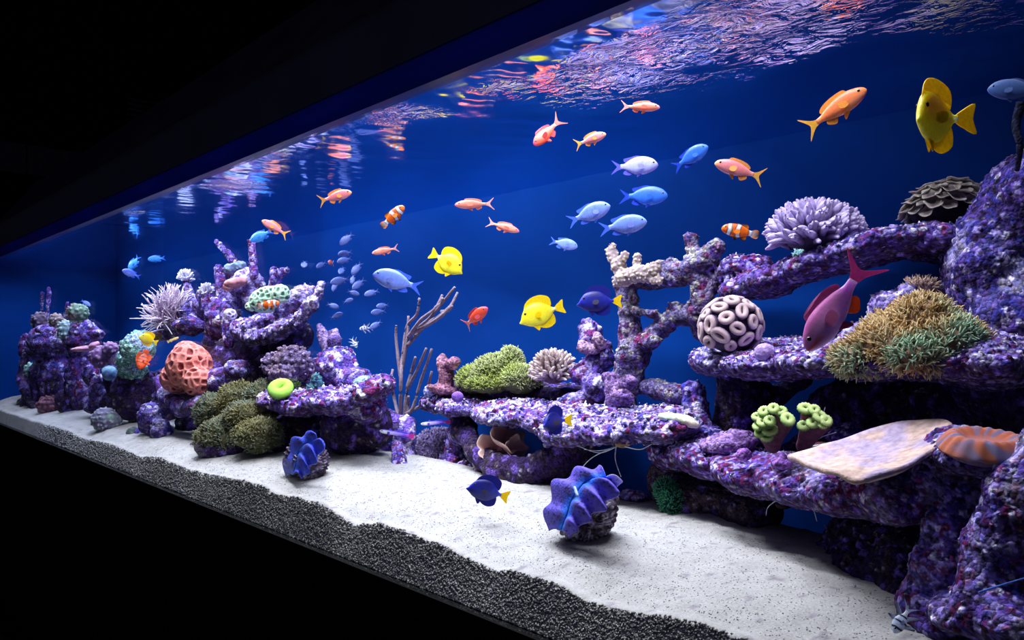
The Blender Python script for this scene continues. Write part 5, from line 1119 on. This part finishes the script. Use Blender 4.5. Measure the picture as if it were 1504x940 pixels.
fish('dartfish', 'dart', 'dart', 'fish', 'slender purple and white dartfish below the sea whip', 583, 637, 52, .38, 168, 8, 1, 0, 'dartfish')
fish('dartfish', 'dart', 'dart', 'fish', 'slender purple and white dartfish under the left tip of the rubble shelf', 640, 621, 44, .46, 183, 8, 1, 0, 'dartfish')
fish('flame_angelfish', 'angel', 'angel', 'fish', 'orange-red angelfish under the small yellow tang', 210, 528, 30, .12, 250, 25)
fish('goby', 'dart', 'goby', 'fish', 'tiny pale yellow goby resting beneath the spiky coral', 254, 499, 17, .20, 25, 10, 1.6)
fish('grey_fish', 'chromis', 'grey', 'fish', 'dim grey-blue fish entering at the right edge', 1494, 132, 76, .40, 172, 10)

# ------------------------------------------------------------------ whiskers and hose
def strand(name, label, cat, pts, rpx, col, group=None, mat=None):
    w = smooth_path([at(*p) for p in pts], 10); m = mpp(pts[0][0], pts[0][2]); V, Fc = tube(w, np.linspace(rpx, rpx * .5, len(w)) * m, 6)
    return place(name, V, Fc, np.tile(lin(col), (len(V), 1)), mat or M_CORAL, label, cat, group=group)
def shrimp(label, px, py, Y, feelers, body=True, col=(150, 120, 90)):
    t = empty('shrimp', at(px, py, Y), label, 'shrimp'); m = mpp(px, Y)
    S = Sdf(.003).E(px, py, Y, 11, 6, .012).E(px + 9, py - 2, Y + .005, 7, 4, .008); V, Q = S.mesh(1.2 * m)
    place('body', V, Q, np.tile(lin(col), (len(V), 1)), M_CORAL, parent=t)
    for f in feelers:
        w = smooth_path([at(*p) for p in f], 10); V, Fc = tube(w, np.linspace(1.0, .5, len(w)) * m, 5)
        place('feeler', V, Fc, np.tile(lin((220, 226, 250)), (len(V), 1)), M_CORAL, parent=t)
shrimp('small brown shrimp with long white feelers under the rubble shelf', 914, 652, .42, [[(908, 655, .42), (880, 665, .40), (848, 655, .40)], [(906, 656, .42), (880, 662, .42), (858, 660, .42)], [(918, 656, .41), (940, 660, .40), (958, 652, .40)], [(905, 656, .42), (904, 675, .40), (912, 700, .38)], [(902, 656, .42), (870, 672, .40), (852, 690, .40)]])
shrimp('shrimp hiding under the lower right ledge with thin feelers', 1150, 742, .42, [[(1140, 735, .36), (1165, 738, .34), (1200, 740, .33)], [(1140, 735, .36), (1128, 745, .36), (1125, 757, .36)], [(1190, 740, .36), (1196, 752, .35), (1200, 766, .35)]], col=(60, 44, 50))
shrimp('shrimp behind the plate coral edge with upright white feelers', 1200, 655, .36, [[(1188, 658, .34), (1205, 643, .32), (1228, 635, .31)], [(1192, 652, .34), (1208, 610, .34), (1212, 598, .34)], [(1190, 656, .34), (1220, 650, .33)]], col=(110, 60, 60))
strand('feeler_spine', 'straight bright blue spine reaching in at the lower right edge', 'spine', [(1438, 870, .06), (1475, 858, .05), (1525, 843, .04)], 1.6, (70, 110, 220))
strand('pump_hose', 'dark ribbed hose hanging at the right edge above the rock wall', 'hose', [(1500, 150, .45), (1492, 185, .45), (1498, 215, .45), (1494, 250, .48)], 7, (40, 44, 70), mat=M_ROCK)
